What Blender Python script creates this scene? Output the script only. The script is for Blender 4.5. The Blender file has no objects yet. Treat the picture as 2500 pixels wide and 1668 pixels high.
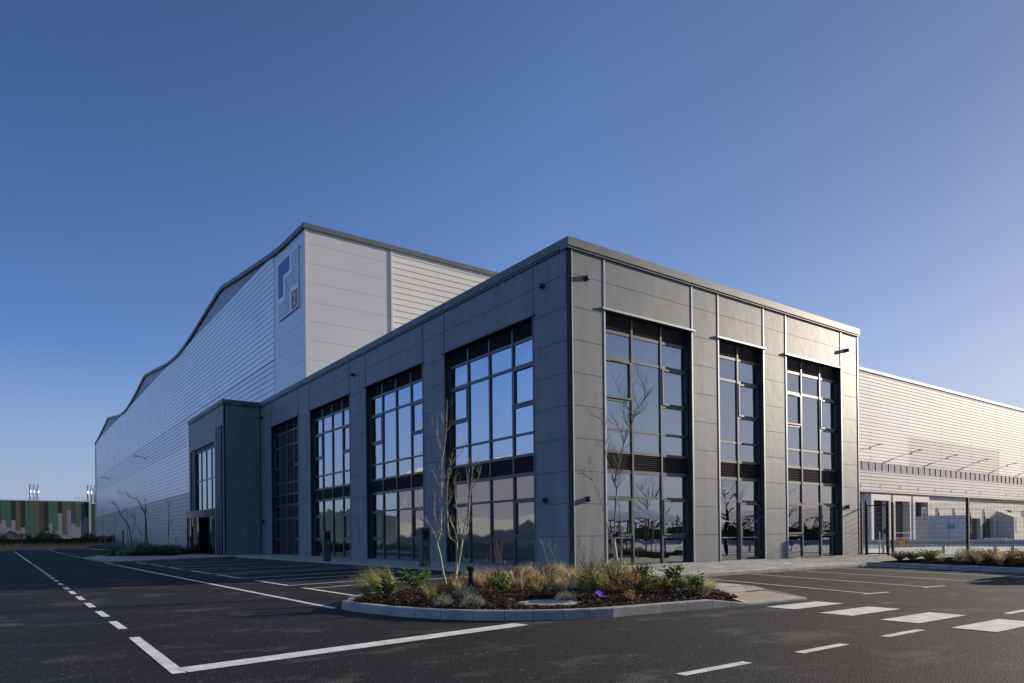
import bpy, bmesh, math, random
from mathutils import Vector, Matrix
R = math.radians
S = bpy.context.scene
COL = S.collection
random.seed(7)

# ---------------------------------------------------------------- camera, sky, sun, exposure
CAM = Vector((-14.618, -16.858, 1.112))
yaw, pit, rol = 0.62947, 0.00246, -0.01063
fw = Vector((math.sin(yaw)*math.cos(pit), math.cos(yaw)*math.cos(pit), math.sin(pit)))
r0 = Vector((math.cos(yaw), -math.sin(yaw), 0)); u0 = r0.cross(fw)
rt = r0*math.cos(rol) + u0*math.sin(rol); up = -r0*math.sin(rol) + u0*math.cos(rol)
cd = bpy.data.cameras.new('camera'); cam = bpy.data.objects.new('camera', cd); COL.objects.link(cam)
m = Matrix((rt, up, -fw)).transposed().to_4x4(); m.translation = CAM; cam.matrix_world = m
cd.sensor_width = 36; cd.lens = 36*1710.1/2500; cd.shift_y = (1305.88-834)/2500
cd.clip_start = .1; cd.clip_end = 9000
S.camera = cam

SUN_EL, T = R(14.5), .185
L = Vector((-1, T, 0)).normalized()*math.cos(SUN_EL) + Vector((0, 0, -math.sin(SUN_EL)))   # light travel direction
w = bpy.data.worlds.new('World'); S.world = w; w.use_nodes = True
nt = w.node_tree; bg = nt.nodes['Background']
sky = nt.nodes.new('ShaderNodeTexSky'); sky.sky_type = 'NISHITA'; sky.sun_disc = False
sky.sun_elevation = SUN_EL; sky.sun_rotation = math.atan2(-L.x, -L.y)
sky.air_density = 1.0; sky.dust_density = .45; sky.ozone_density = 2.0; sky.altitude = 100
geo = nt.nodes.new('ShaderNodeTexCoord'); sep = nt.nodes.new('ShaderNodeSeparateXYZ'); nt.links.new(geo.outputs['Generated'], sep.inputs[0])
ramp = nt.nodes.new('ShaderNodeValToRGB'); nt.links.new(sep.outputs[2], ramp.inputs[0])      # clear winter air: bluer than the model near the horizon
e = ramp.color_ramp.elements
for p, c in ((.0, (.24, .31, .55)), (.05, (.30, .32, .40)), (.12, (.38, .37, .41)), (.32, (.45, .43, .47)), (.62, (.18, .25, .41))):
    x = e[0] if p == 0 else (e[1] if p == .62 else e.new(p)); x.position = p; x.color = (*c, 1)
vm = nt.nodes.new('ShaderNodeVectorMath'); vm.operation = 'MULTIPLY'; nt.links.new(sky.outputs[0], vm.inputs[0]); nt.links.new(ramp.outputs[0], vm.inputs[1])
vs_ = nt.nodes.new('ShaderNodeVectorMath'); vs_.operation = 'SCALE'; vs_.inputs['Scale'].default_value = 8; dt = nt.nodes.new('ShaderNodeVectorMath'); dt.operation = 'DOT_PRODUCT'; dt.inputs[1].default_value = (-L.x, -L.y, 0); nt.links.new(geo.outputs['Generated'], dt.inputs[0])
dm_ = nt.nodes.new('ShaderNodeMath'); dm_.operation = 'MULTIPLY_ADD'; dm_.inputs[1].default_value = .5; dm_.inputs[2].default_value = .5; nt.links.new(dt.outputs['Value'], dm_.inputs[0])
sr = nt.nodes.new('ShaderNodeValToRGB'); nt.links.new(dm_.outputs[0], sr.inputs[0]); q = sr.color_ramp.elements
q[0].position = .02; q[0].color = (1.15, 1.05, .96, 1); q[1].position = .94; q[1].color = (.72, .47, .29, 1)  # sky opposite the sun, out of view, brightened to fill the shaded walls
for p, c in ((.40, (.50, .465, .425)), (.71, (.76, .61, .49))): x = q.new(p); x.color = (*c, 1)
v2 = nt.nodes.new('ShaderNodeVectorMath'); v2.operation = 'MULTIPLY'; nt.links.new(vm.outputs[0], v2.inputs[0]); nt.links.new(sr.outputs[0], v2.inputs[1])
nt.links.new(v2.outputs[0], vs_.inputs[0])
hz = nt.nodes.new('ShaderNodeMapRange'); hz.inputs[1].default_value = -.02; hz.inputs[2].default_value = .23; hz.inputs[3].default_value = .95; hz.inputs[4].default_value = 0; nt.links.new(sep.outputs[2], hz.inputs[0])
hm = nt.nodes.new('ShaderNodeMix'); hm.data_type = 'RGBA'; hm.inputs[7].default_value = (4.1, 4.95, 6.9, 1); nt.links.new(hz.outputs[0], hm.inputs[0]); nt.links.new(vs_.outputs[0], hm.inputs[6])   # pale low haze
nt.links.new(hm.outputs[2], bg.inputs[0])
bg.inputs[1].default_value = .05
sd = bpy.data.lights.new('sun', 'SUN'); sd.energy = 5.0; sd.angle = R(.5); sd.color = (1, .87, .70)
so = bpy.data.objects.new('sun', sd); COL.objects.link(so)
so.rotation_euler = L.to_track_quat('-Z', 'Y').to_euler(); so.location = (60, -20, 40)
S.view_settings.view_transform = 'Standard'; S.view_settings.look = 'None'
S.view_settings.exposure = 0.85; S.view_settings.gamma = 1

# ---------------------------------------------------------------- materials
def mat(name, col, rough=.6, metal=0., spec=.5, noise=None, bump=None, coat=0., bands=None):
    """noise=(scale, amount[, stretch]) varies the colour; bump=(scale, strength[, stretch])"""
    M = bpy.data.materials.new(name); M.use_nodes = True
    n = M.node_tree.nodes; l = M.node_tree.links; b = n['Principled BSDF']
    b.inputs['Base Color'].default_value = (*col, 1); b.inputs['Roughness'].default_value = rough
    b.inputs['Metallic'].default_value = metal; b.inputs['Specular IOR Level'].default_value = spec
    b.inputs['Coat Weight'].default_value = coat
    def tex(scale, stretch):
        tc = n.new('ShaderNodeTexCoord'); mp = n.new('ShaderNodeMapping'); l.new(tc.outputs['Object'], mp.inputs[0])
        mp.inputs['Scale'].default_value = stretch
        t = n.new('ShaderNodeTexNoise'); t.inputs['Scale'].default_value = scale; t.inputs['Detail'].default_value = 5
        l.new(mp.outputs[0], t.inputs['Vector']); return t
    if noise:
        t = tex(noise[0], noise[2] if len(noise) > 2 else (1, 1, 1))
        cr = n.new('ShaderNodeValToRGB'); a = noise[1]
        cr.color_ramp.elements[0].position = .3; cr.color_ramp.elements[1].position = .7
        cr.color_ramp.elements[0].color = (*[c*(1-a) for c in col], 1); cr.color_ramp.elements[1].color = (*[min(1, c*(1+a)) for c in col], 1)
        l.new(t.outputs[0], cr.inputs[0]); l.new(cr.outputs[0], b.inputs['Base Color'])
    if bump:
        t = tex(bump[0], bump[2] if len(bump) > 2 else (1, 1, 1))
        bp = n.new('ShaderNodeBump'); bp.inputs['Strength'].default_value = bump[1]; bp.inputs['Distance'].default_value = .02
        l.new(t.outputs[0], bp.inputs['Height']); l.new(bp.outputs[0], b.inputs['Normal'])
    return M

def mat_asphalt():
    M = mat('asphalt', (.04, .04, .042), .85, spec=.16); n = M.node_tree.nodes; l = M.node_tree.links; b = n['Principled BSDF']
    tc = n.new('ShaderNodeTexCoord')
    g = n.new('ShaderNodeTexVoronoi'); g.inputs['Scale'].default_value = 70; l.new(tc.outputs['Object'], g.inputs['Vector'])
    g2 = n.new('ShaderNodeTexNoise'); g2.inputs['Scale'].default_value = 60; g2.inputs['Detail'].default_value = 6; l.new(tc.outputs['Object'], g2.inputs['Vector'])
    p = n.new('ShaderNodeTexNoise'); p.inputs['Scale'].default_value = .35; p.inputs['Detail'].default_value = 6; l.new(tc.outputs['Object'], p.inputs['Vector'])
    # base stone tone
    c1 = n.new('ShaderNodeValToRGB'); l.new(g.outputs['Color'], c1.inputs[0])
    e = c1.color_ramp.elements; e[0].position = .25; e[0].color = (.005, .005, .0056, 1); e[1].position = .90; e[1].color = (.018, .018, .0195, 1)
    x = e.new(.985); x.color = (.22, .21, .20, 1)  # rare pale specks: stones and painted glints
    # large tonal patches
    mr = n.new('ShaderNodeMapRange'); mr.inputs[1].default_value = .3; mr.inputs[2].default_value = .7; mr.inputs[3].default_value = .62; mr.inputs[4].default_value = 1.22
    l.new(p.outputs[0], mr.inputs[0])
    mu = n.new('ShaderNodeMix'); mu.data_type = 'RGBA'; mu.blend_type = 'MULTIPLY'; mu.inputs[0].default_value = 1
    l.new(c1.outputs[0], mu.inputs[6]); l.new(mr.outputs[0], mu.inputs[7])
    # dusty tan scuffs, stretched along the lanes
    mp = n.new('ShaderNodeMapping'); mp.inputs['Scale'].default_value = (.55, .9, 1); l.new(tc.outputs['Object'], mp.inputs[0])
    d = n.new('ShaderNodeTexNoise'); d.inputs['Scale'].default_value = 1.3; d.inputs['Detail'].default_value = 9; d.inputs['Roughness'].default_value = .68; l.new(mp.outputs[0], d.inputs['Vector'])
    dr = n.new('ShaderNodeMapRange'); dr.inputs[1].default_value = .54; dr.inputs[2].default_value = .66; dr.inputs[3].default_value = 0; dr.inputs[4].default_value = .6; l.new(d.outputs[0], dr.inputs[0])
    mx = n.new('ShaderNodeMix'); mx.data_type = 'RGBA'; l.new(dr.outputs[0], mx.inputs[0]); l.new(mu.outputs[2], mx.inputs[6]); mx.inputs[7].default_value = (.085, .078, .066, 1)
    l.new(mx.outputs[2], b.inputs['Base Color'])
    bp = n.new('ShaderNodeBump'); bp.inputs['Strength'].default_value = .55; bp.inputs['Distance'].default_value = .012
    l.new(g.outputs['Distance'], bp.inputs['Height']); l.new(bp.outputs[0], b.inputs['Normal'])
    return M

def mat_blocks():
    M = mat('block_paving', (.3, .27, .24), .85); n = M.node_tree.nodes; l = M.node_tree.links; b = n['Principled BSDF']
    tc = n.new('ShaderNodeTexCoord'); br = n.new('ShaderNodeTexBrick'); l.new(tc.outputs['Object'], br.inputs['Vector'])
    br.inputs['Scale'].default_value = 1; br.inputs['Brick Width'].default_value = .42; br.inputs['Row Height'].default_value = .14
    br.inputs['Mortar Size'].default_value = .004; br.inputs['Color1'].default_value = (.37, .32, .26, 1); br.inputs['Color2'].default_value = (.11, .108, .115, 1); br.inputs['Mortar'].default_value = (.09, .085, .08, 1)
    nz = n.new('ShaderNodeTexNoise'); nz.inputs['Scale'].default_value = 1.2; l.new(tc.outputs['Object'], nz.inputs['Vector'])
    mr = n.new('ShaderNodeMapRange'); mr.inputs[1].default_value = .35; mr.inputs[2].default_value = .65; mr.inputs[3].default_value = .8; mr.inputs[4].default_value = 1.15; l.new(nz.outputs[0], mr.inputs[0])
    mu = n.new('ShaderNodeMix'); mu.data_type = 'RGBA'; mu.blend_type = 'MULTIPLY'; mu.inputs[0].default_value = 1
    l.new(br.outputs[0], mu.inputs[6]); l.new(mr.outputs[0], mu.inputs[7]); l.new(mu.outputs[2], b.inputs['Base Color'])
    bp = n.new('ShaderNodeBump'); bp.inputs['Strength'].default_value = .3; bp.inputs['Distance'].default_value = .01; l.new(br.outputs[1], bp.inputs['Height']); bp.invert = True; l.new(bp.outputs[0], b.inputs['Normal'])
    return M

def mat_glass(name='glass', tint=(.62, .68, .62), base=.36, wave=.05):
    M = bpy.data.materials.new(name); M.use_nodes = True; n = M.node_tree.nodes; l = M.node_tree.links
    n.remove(n['Principled BSDF']); out = n['Material Output']
    tr = n.new('ShaderNodeBsdfTransparent'); tr.inputs[0].default_value = (*tint, 1)
    gl = n.new('ShaderNodeBsdfGlossy'); gl.inputs['Roughness'].default_value = 0.0; gl.inputs[0].default_value = (.88, .93, 1, 1)
    fr = n.new('ShaderNodeFresnel'); fr.inputs[0].default_value = 1.5
    ma = n.new('ShaderNodeMath'); ma.operation = 'MULTIPLY_ADD'; ma.inputs[1].default_value = 1-base; ma.inputs[2].default_value = base; l.new(fr.outputs[0], ma.inputs[0])
    mx = n.new('ShaderNodeMixShader'); l.new(ma.outputs[0], mx.inputs[0]); l.new(tr.outputs[0], mx.inputs[1]); l.new(gl.outputs[0], mx.inputs[2]); l.new(mx.outputs[0], out.inputs[0])
    tc = n.new('ShaderNodeTexCoord'); nz = n.new('ShaderNodeTexNoise'); nz.inputs['Scale'].default_value = .9; nz.inputs['Detail'].default_value = 1; l.new(tc.outputs['Object'], nz.inputs['Vector'])
    bp = n.new('ShaderNodeBump'); bp.inputs['Strength'].default_value = wave; bp.inputs['Distance'].default_value = .1; l.new(nz.outputs[0], bp.inputs['Height']); l.new(bp.outputs[0], gl.inputs['Normal'])
    return M

def mat_leaf(name, a, b_, rough=.55, c=None):
    """leaf colour chosen per small cell of space, so neighbouring leaves differ"""
    M = mat(name, a, rough, spec=.3); n = M.node_tree.nodes; l = M.node_tree.links; b = n['Principled BSDF']
    tc = n.new('ShaderNodeTexCoord'); v = n.new('ShaderNodeTexVoronoi'); v.inputs['Scale'].default_value = 26; l.new(tc.outputs['Object'], v.inputs['Vector'])
    cr = n.new('ShaderNodeValToRGB'); l.new(v.outputs['Color'], cr.inputs[0]); e = cr.color_ramp.elements
    e[0].color = (*a, 1); e[1].color = (*b_, 1); e[0].position = .2; e[1].position = .8
    if c: x = e.new(.92); x.color = (*c, 1)
    l.new(cr.outputs[0], b.inputs['Base Color'])
    tl = n.new('ShaderNodeBsdfTranslucent'); l.new(cr.outputs[0], tl.inputs[0]); ms = n.new('ShaderNodeMixShader'); ms.inputs[0].default_value = .38
    l.new(b.outputs[0], ms.inputs[1]); l.new(tl.outputs[0], ms.inputs[2]); l.new(ms.outputs[0], n['Material Output'].inputs[0])
    return M

def mat_panel():
    M = mat('panel', (.12, .13, .14), .5, metal=.0, spec=.13); n = M.node_tree.nodes; l = M.node_tree.links; b = n['Principled BSDF']
    tc = n.new('ShaderNodeTexCoord')
    mp = n.new('ShaderNodeMapping'); mp.inputs['Scale'].default_value = (1, 1, .12); l.new(tc.outputs['Object'], mp.inputs[0])
    st = n.new('ShaderNodeTexNoise'); st.inputs['Scale'].default_value = 2.4; st.inputs['Detail'].default_value = 6; l.new(mp.outputs[0], st.inputs['Vector'])
    cr = n.new('ShaderNodeValToRGB'); l.new(st.outputs[0], cr.inputs[0]); e = cr.color_ramp.elements
    e[0].position = .35; e[0].color = (.130, .144, .154, 1); e[1].position = .78; e[1].color = (.172, .186, .196, 1); l.new(cr.outputs[0], b.inputs['Base Color'])
    w1 = n.new('ShaderNodeTexWave'); w1.bands_direction = 'Z'; w1.inputs['Scale'].default_value = 6.5; w1.inputs['Distortion'].default_value = 0; l.new(tc.outputs['Object'], w1.inputs['Vector'])
    oc = n.new('ShaderNodeTexNoise'); oc.inputs['Scale'].default_value = 1.7; oc.inputs['Detail'].default_value = 1; l.new(tc.outputs['Object'], oc.inputs['Vector'])
    b1 = n.new('ShaderNodeBump'); b1.inputs['Strength'].default_value = .10; b1.inputs['Distance'].default_value = .004; l.new(w1.outputs[1], b1.inputs['Height'])
    b2 = n.new('ShaderNodeBump'); b2.inputs['Strength'].default_value = .10; b2.inputs['Distance'].default_value = .06; l.new(oc.outputs[0], b2.inputs['Height']); l.new(b1.outputs[0], b2.inputs['Normal']); l.new(b2.outputs[0], b.inputs['Normal'])
    return M

M = dict(
 asphalt=mat_asphalt(), blocks=mat_blocks(), glass=mat_glass(), glass_in=mat_glass('door_glass', (.45, .5, .46), .05, .01),
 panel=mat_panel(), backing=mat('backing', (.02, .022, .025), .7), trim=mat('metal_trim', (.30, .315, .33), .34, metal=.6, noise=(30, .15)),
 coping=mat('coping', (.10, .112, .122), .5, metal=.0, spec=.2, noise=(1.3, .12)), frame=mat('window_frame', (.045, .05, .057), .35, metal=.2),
 louvre=mat('louvre', (.045, .045, .047), .4, metal=.3), dark=mat('dark_void', (.012, .013, .015), .8), black=mat('black_paint', (.013, .014, .016), .7, spec=.15),
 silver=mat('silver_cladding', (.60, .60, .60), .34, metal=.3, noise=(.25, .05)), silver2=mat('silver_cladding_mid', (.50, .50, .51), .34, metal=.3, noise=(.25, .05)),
 silver3=mat('silver_cladding_low', (.29, .295, .30), .4, metal=.3, noise=(.25, .06)), infill=mat('gable_infill', (.34, .36, .37), .5, metal=.2),
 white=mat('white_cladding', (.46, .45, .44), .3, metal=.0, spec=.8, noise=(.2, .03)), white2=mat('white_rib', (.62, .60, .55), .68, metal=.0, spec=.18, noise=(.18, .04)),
 white3=mat('grey_rib', (.42, .41, .385), .68, metal=.0, spec=.18, noise=(.18, .04)), flat=mat('flat_wall', (.42, .40, .37), .7, spec=.2, noise=(.6, .05)),
 navy=mat('navy', (.004, .007, .030), .5, spec=.15), steel=mat('galvanised', (.34, .36, .38), .5, metal=.4, noise=(6, .2)),
 stainless=mat('stainless', (.7, .7, .7), .22, metal=1.), conc=mat('kerb_concrete', (.24, .23, .215), .9, spec=.2, noise=(3.5, .22), bump=(60, .06)),
 yard=mat('yard_concrete', (.34, .345, .35), .8, noise=(.4, .15)), paint=mat('road_paint', (.50, .485, .44), .8, spec=.2, noise=(5, .22), bump=(45, .2)),
 paint2=mat('thin_road_paint', (.60, .60, .60), .8, spec=.2, noise=(4, .2)), tactile=mat('tactile_paving', (.52, .42, .27), .85, noise=(5, .12)),
 soil=mat('soil', (.018, .012, .009), 1., spec=.0, noise=(14, .45), bump=(22, .5)), grass=mat('grass_ground', (.055, .065, .022), .95, noise=(.5, .4), bump=(5, .6)),
 chip=mat_leaf('bark_chip', (.035, .018, .010), (.12, .065, .035), .7, (.40, .33, .25)),
 bark=mat('pale_bark', (.23, .21, .13), .75, noise=(14, .35)), bark2=mat('grey_bark', (.16, .135, .11), .8, noise=(18, .4)), twig=mat('dark_twig', (.06, .045, .04), .8),
 redtwig=mat('red_twig', (.17, .06, .055), .7), tan=mat('tan_twig', (.36, .28, .18), .85, noise=(8, .2)), stake=mat('timber_stake', (.40, .33, .25), .8, noise=(9, .25, (1, 1, .15)), bump=(40, .3, (1, 1, .1))),
 blonde=mat_leaf('blonde_grass', (.34, .27, .12), (.58, .48, .27), .7), greengrass=mat_leaf('green_grass', (.13, .17, .045), (.34, .31, .11), .6, (.62, .52, .28)),
 lav=mat_leaf('grey_leaf', (.10, .13, .10), (.24, .27, .21), .75), ever=mat_leaf('evergreen_leaf', (.025, .052, .015), (.10, .15, .035), .7, (.16, .19, .05)),
 lime=mat_leaf('lime_leaf', (.08, .12, .025), (.22, .25, .06), .6, (.50, .38, .10)), rust=mat_leaf('rust_leaf', (.13, .09, .035), (.32, .17, .06), .65, (.16, .20, .06)),
 orange=mat_leaf('orange_leaf', (.07, .085, .025), (.36, .17, .035), .55, (.42, .25, .07)), hedge=mat_leaf('hedge_leaf', (.020, .032, .010), (.075, .095, .03), .7), hedge2=mat_leaf('autumn_leaf', (.20, .15, .04), (.45, .30, .08), .7),
 drygrass=mat_leaf('dry_grass', (.36, .25, .11), (.60, .45, .22), .8),
 teal=mat('teal_panel', (.036, .082, .075), .6, spec=.2), olive=mat('olive_panel', (.065, .065, .045), .6, spec=.2), char=mat('charcoal_panel', (.016, .017, .018), .6, spec=.2), slate=mat('slate_panel', (.038, .040, .050), .6, spec=.2), lit_green=mat('lit_green_panel', (.16, .30, .19), .5),
 lgrey=mat('light_grey_panel', (.145, .15, .19), .6, spec=.2), red=mat('sign_red', (.20, .06, .075), .45), signblue=mat('sign_blue', (.016, .045, .17), .4), signgrey=mat('sign_grey', (.36, .38, .41), .45), signwhite=mat('sign_white', (.62, .64, .66), .45),
 numred=mat('number_red', (.50, .17, .13), .5), cabin=mat('cabin_white', (.40, .41, .43), .45, noise=(.8, .05)), cabinblue=mat('cabin_blue', (.05, .22, .36), .45), amber=mat('amber_plastic', (.75, .28, .02), .4), purple=mat('purple_plastic', (.045, .02, .30), .9, spec=.1),
 floor=mat('carpet', (.50, .50, .30), .9), inner=mat('inner_wall', (.55, .55, .42), .9), ceil=mat('ceiling', (.62, .62, .60), .9), poly=mat('polycarbonate', (.55, .58, .6), .3), green_ring=mat('green_ring', (.05, .25, .10), .4),
 hill=mat('far_hill', (.035, .055, .055), 1, noise=(.01, .3)), sock=mat('socket_grey', (.10, .11, .12), .5), rail=mat('roof_sheet', (.34, .36, .38), .5, metal=.4),
)

# ---------------------------------------------------------------- mesh building
ROOT = {}
def tag(o, label=None, cat=None, group=None, kind=None):
    for k, v in (('label', label), ('category', cat), ('group', group), ('kind', kind)):
        if v: o[k] = v
    return o
def thing(name, loc, label, cat, group=None):
    o = bpy.data.objects.new(name, None); COL.objects.link(o); o.location = loc; o.empty_display_size = .3
    ROOT[o.name] = Vector(loc); return tag(o, label, cat, group)
class MB:
    def __init__(s): s.v = []; s.f = []
    def add(s, vs, fs):
        k = len(s.v); s.v += [tuple(v) for v in vs]; s.f += [tuple(i+k for i in f) for f in fs]; return s
    def hexa(s, c):
        return s.add(c, [(0, 3, 2, 1), (4, 5, 6, 7), (0, 1, 5, 4), (1, 2, 6, 5), (2, 3, 7, 6), (3, 0, 4, 7)])
    def box(s, x0, x1, y0, y1, z0, z1):
        return s.hexa([(x0, y0, z0), (x1, y0, z0), (x1, y1, z0), (x0, y1, z0), (x0, y0, z1), (x1, y0, z1), (x1, y1, z1), (x0, y1, z1)])
    def fb(s, F, u0, u1, d0, d1, z0, z1):
        return s.hexa([F(u0, d0, z0), F(u1, d0, z0), F(u1, d1, z0), F(u0, d1, z0), F(u0, d0, z1), F(u1, d0, z1), F(u1, d1, z1), F(u0, d1, z1)])
    def poly(s, pts): return s.add(pts, [tuple(range(len(pts)))])
    def prism(s, pts, z0, z1):
        n = len(pts); return s.add([(x, y, z0) for x, y in pts] + [(x, y, z1) for x, y in pts], [tuple(range(n))[::-1], tuple(range(n, 2*n))] + [(i, (i+1) % n, n+(i+1) % n, n+i) for i in range(n)])
    def tube(s, pts, rads, n=5, cap=True):
        pts = [Vector(p) for p in pts]
        if not hasattr(rads, '__len__'): rads = [rads]*len(pts)
        ring = []; k0 = len(s.v)
        for i, p in enumerate(pts):
            d = (pts[min(i+1, len(pts)-1)] - pts[max(i-1, 0)])
            if d.length < 1e-6: d = Vector((0, 0, 1))
            d.normalize(); a = d.cross(Vector((0, 0, 1)) if abs(d.z) < .9 else Vector((1, 0, 0))).normalized(); b = d.cross(a)
            for j in range(n):
                t = 2*math.pi*j/n; s.v.append(tuple(p + (a*math.cos(t) + b*math.sin(t))*rads[i]))
        for i in range(len(pts)-1):
            for j in range(n):
                s.f.append((k0+i*n+j, k0+i*n+(j+1) % n, k0+(i+1)*n+(j+1) % n, k0+(i+1)*n+j))
        if cap:
            s.f.append(tuple(k0+j for j in range(n))[::-1]); s.f.append(tuple(k0+(len(pts)-1)*n+j for j in range(n)))
        return s
    def build(s, name, mt, parent=None, smooth=False, recalc=True):
        me = bpy.data.meshes.new(name); off = Vector((0, 0, 0))
        if parent is not None: off = ROOT[parent.name]
        me.from_pydata([tuple(Vector(v)-off) for v in s.v], [], s.f)
        if recalc:
            bm = bmesh.new(); bm.from_mesh(me); bmesh.ops.recalc_face_normals(bm, faces=bm.faces); bm.to_mesh(me); bm.free()
        me.materials.append(mt)
        if smooth:
            for p in me.polygons: p.use_smooth = True
        o = bpy.data.objects.new(name, me); COL.objects.link(o)
        if parent is not None: o.parent = parent
        ROOT[o.name] = off if parent is not None else Vector((0, 0, 0))
        return o
def solo(mb, name, mt, loc, label, cat, group=None, kind=None, smooth=False, recalc=True):
    """a thing that is one mesh: vertices are given relative to loc"""
    o = mb.build(name, mt, None, smooth, recalc); o.location = loc; return tag(o, label, cat, group, kind)
def struct(mb, name, mt, recalc=False): return tag(mb.build(name, mt, None, False, recalc), kind='structure')
def copy_tree(o, parent=None):
    c = o.copy(); COL.objects.link(c)
    if parent is not None: c.parent = parent
    for ch in list(o.children): copy_tree(ch, c)
    return c
def sheet(pts, z): return MB().poly([(x, y, z) for x, y in pts])
def text_mesh(txt, size):
    cu = bpy.data.curves.new('t', 'FONT'); cu.body = txt; cu.size = size; cu.align_x = 'CENTER'; cu.align_y = 'CENTER'; cu.extrude = .006
    o = bpy.data.objects.new('t', cu); COL.objects.link(o); dg = bpy.context.evaluated_depsgraph_get(); dg.update()
    me = bpy.data.meshes.new_from_object(o.evaluated_get(dg)); vs = [v.co.copy() for v in me.vertices]; fs = [tuple(p.vertices) for p in me.polygons]
    bpy.data.objects.remove(o); bpy.data.curves.remove(cu); bpy.data.meshes.remove(me); return vs, fs

FR = lambda u, d, z: (u, -d, z)            # right face of the offices (looks to -Y)
FL = lambda u, d, z: (-d, u, z)            # left face (looks to -X)
PX = -2.475
FP = lambda u, d, z: (PX-d, u, z)          # front of the entrance block
YW = 23.83                                 # front wall plane of the warehouse
FW = lambda u, d, z: (u, YW-d, z)
FS = lambda u, d, z: (.05-d, u, z)         # left side of the warehouse
H = 10.6

# ---------------------------------------------------------------- ground, roads, paving
g = MB(); g.poly([(-3500, -3500, -.05), (3500, -3500, -.05), (3500, 3500, -.05), (-3500, 3500, -.05)]); struct(g, 'ground', M['grass'])
struct(sheet([(-45, -42), (18.4, -42), (18.4, 24), (0, 24), (0, 160), (-4.9, 160), (-4.9, 96), (-9, 95), (-13, 101), (-14.5, 86), (-45, 78)], 0.0), 'car_park', M['asphalt'])
struct(sheet([(18.4, -42), (260, -42), (260, 30), (18.4, 30)], .002), 'yard', M['yard'])
PZ = .07
pave = [(-2.75, 0), (-2.75, 28.8), (-4.41, 27.6), (-6.47, 26.2), (-8.54, 24.7), (-10.3, 23.8), (-10.5, 30), (-10.45, 35), (-9.6, 38.4), (-5.2, 64), (-.4, 64), (-.4, 43.8), (.3, 43.8), (.3, 1), (18.35, 1), (18.35, -4.4), (9.0, -4.4), (8.8, -4.82), (-1.25, -4.82), (-2.05, -7.06), (-2.44, -8.37), (-2.95, -8.97), (-4.29, -8.94), (-3.55, -5), (-3.2, -2.9), (-3.12, -.8)]
mb = MB(); mb.prism(pave, .003, PZ); struct(mb, 'paving', M['blocks'], True)
tac = [(-4.29, -8.955), (-2.95, -8.985), (-3.68, -10.1), (-5.12, -10.05)]
mb = MB(); mb.prism(tac, .003, .035)
for i in range(34):
    for j in range(26):
        x = -5.2 + i*.066; y = -10.02 + j*.0645
        f = (y+10.1)/1.13
        if -5.05 + f*.78 < x < -3.73 + f*.76 and y < -9.0:
            mb.tube([(x, y, .03), (x, y, .043)], [.017, .012], 6)
struct(mb, 'tactile_paving', M['tactile'], True)

def kerb(path, name, h0=.0, h1=.125, wdt=.125, seg=.915, hs=None, closed=False):
    """kerb stones laid along a path, small joints between them; hs = height at each path vertex"""
    mb = MB(); P = [Vector((x, y, 0)) for x, y in path]
    for i in range(len(P)-1):
        a, b = P[i], P[i+1]; ln = (b-a).length; k = max(1, round(ln/seg)); d = (b-a)/ln; nrm = Vector((-d.y, d.x, 0))
        ha, hb = (hs[i], hs[i+1]) if hs else (h1, h1)
        for j in range(k):
            s0 = a + d*(ln*j/k + .004); s1 = a + d*(ln*(j+1)/k - .004)
            z0 = ha + (hb-ha)*j/k; z1 = ha + (hb-ha)*(j+1)/k
            c = [s0, s1, s1+nrm*wdt, s0+nrm*wdt]; e = .012
            zz = [z0, z1, z1, z0]
            lo = [(p.x, p.y, -.02) for p in c]; mid = [(p.x, p.y, z-e) for p, z in zip(c, zz)]
            ins = [c[0]+nrm*e, c[1]+nrm*e, c[2], c[3]]; hi = [(p.x, p.y, z) for p, z in zip(ins, zz)]
            mb.add(lo+mid+hi, [(0, 1, 5, 4), (1, 2, 6, 5), (2, 3, 7, 6), (3, 0, 4, 7), (4, 5, 9, 8), (5, 6, 10, 9), (6, 7, 11, 10), (7, 4, 8, 11), (8, 9, 10, 11)])
    return struct(mb, name, M['conc'], True)
isl = [(-10.30, -6.35), (-10.33, -6.77), (-10.24, -7.3), (-10.15, -7.75), (-10.0, -8.2), (-9.82, -8.6), (-9.55, -9.0), (-9.25, -9.3), (-8.95, -9.54), (-8.6, -9.74), (-8.26, -9.87), (-7.9, -9.95), (-7.0, -10.02), (-6.0, -10.12), (-5.2, -10.2), (-3.68, -10.25)]
kerb(isl, 'kerb', hs=[.13]*14+[.035, .035], seg=.46)
kerb([(-3.62, -10.2), (-2.4, -8.4), (-2.0, -7.06), (-1.2, -4.95)], 'kerb', hs=[.03, .05, .074, .074], wdt=.06, seg=.915); kerb([(-1.2, -4.95), (8.55, -4.95)], 'kerb', h1=.09, seg=.915)
rb = [(8.55, -5.0), (8.5, -5.3), (6.9, -10.4), (6.2, -12.6), (5.6, -15)]
kerb(rb, 'kerb', h1=.14)
kerb([(-10.22, -6.3), (-9.9, -5.75), (-9.3, -5.2), (-6.4, -4.35), (-3.6, -3.3)][::-1], 'kerb', h1=.13)
kerb([(-2.86, -.6), (-2.86, 28.7), (-4.45, 27.5), (-8.54, 24.55), (-10.36, 23.68)][::-1], 'kerb', h1=.075)
kerb([(-4.9, 140), (-4.9, 62)], 'kerb', h1=.12, seg=1.8)
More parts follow.
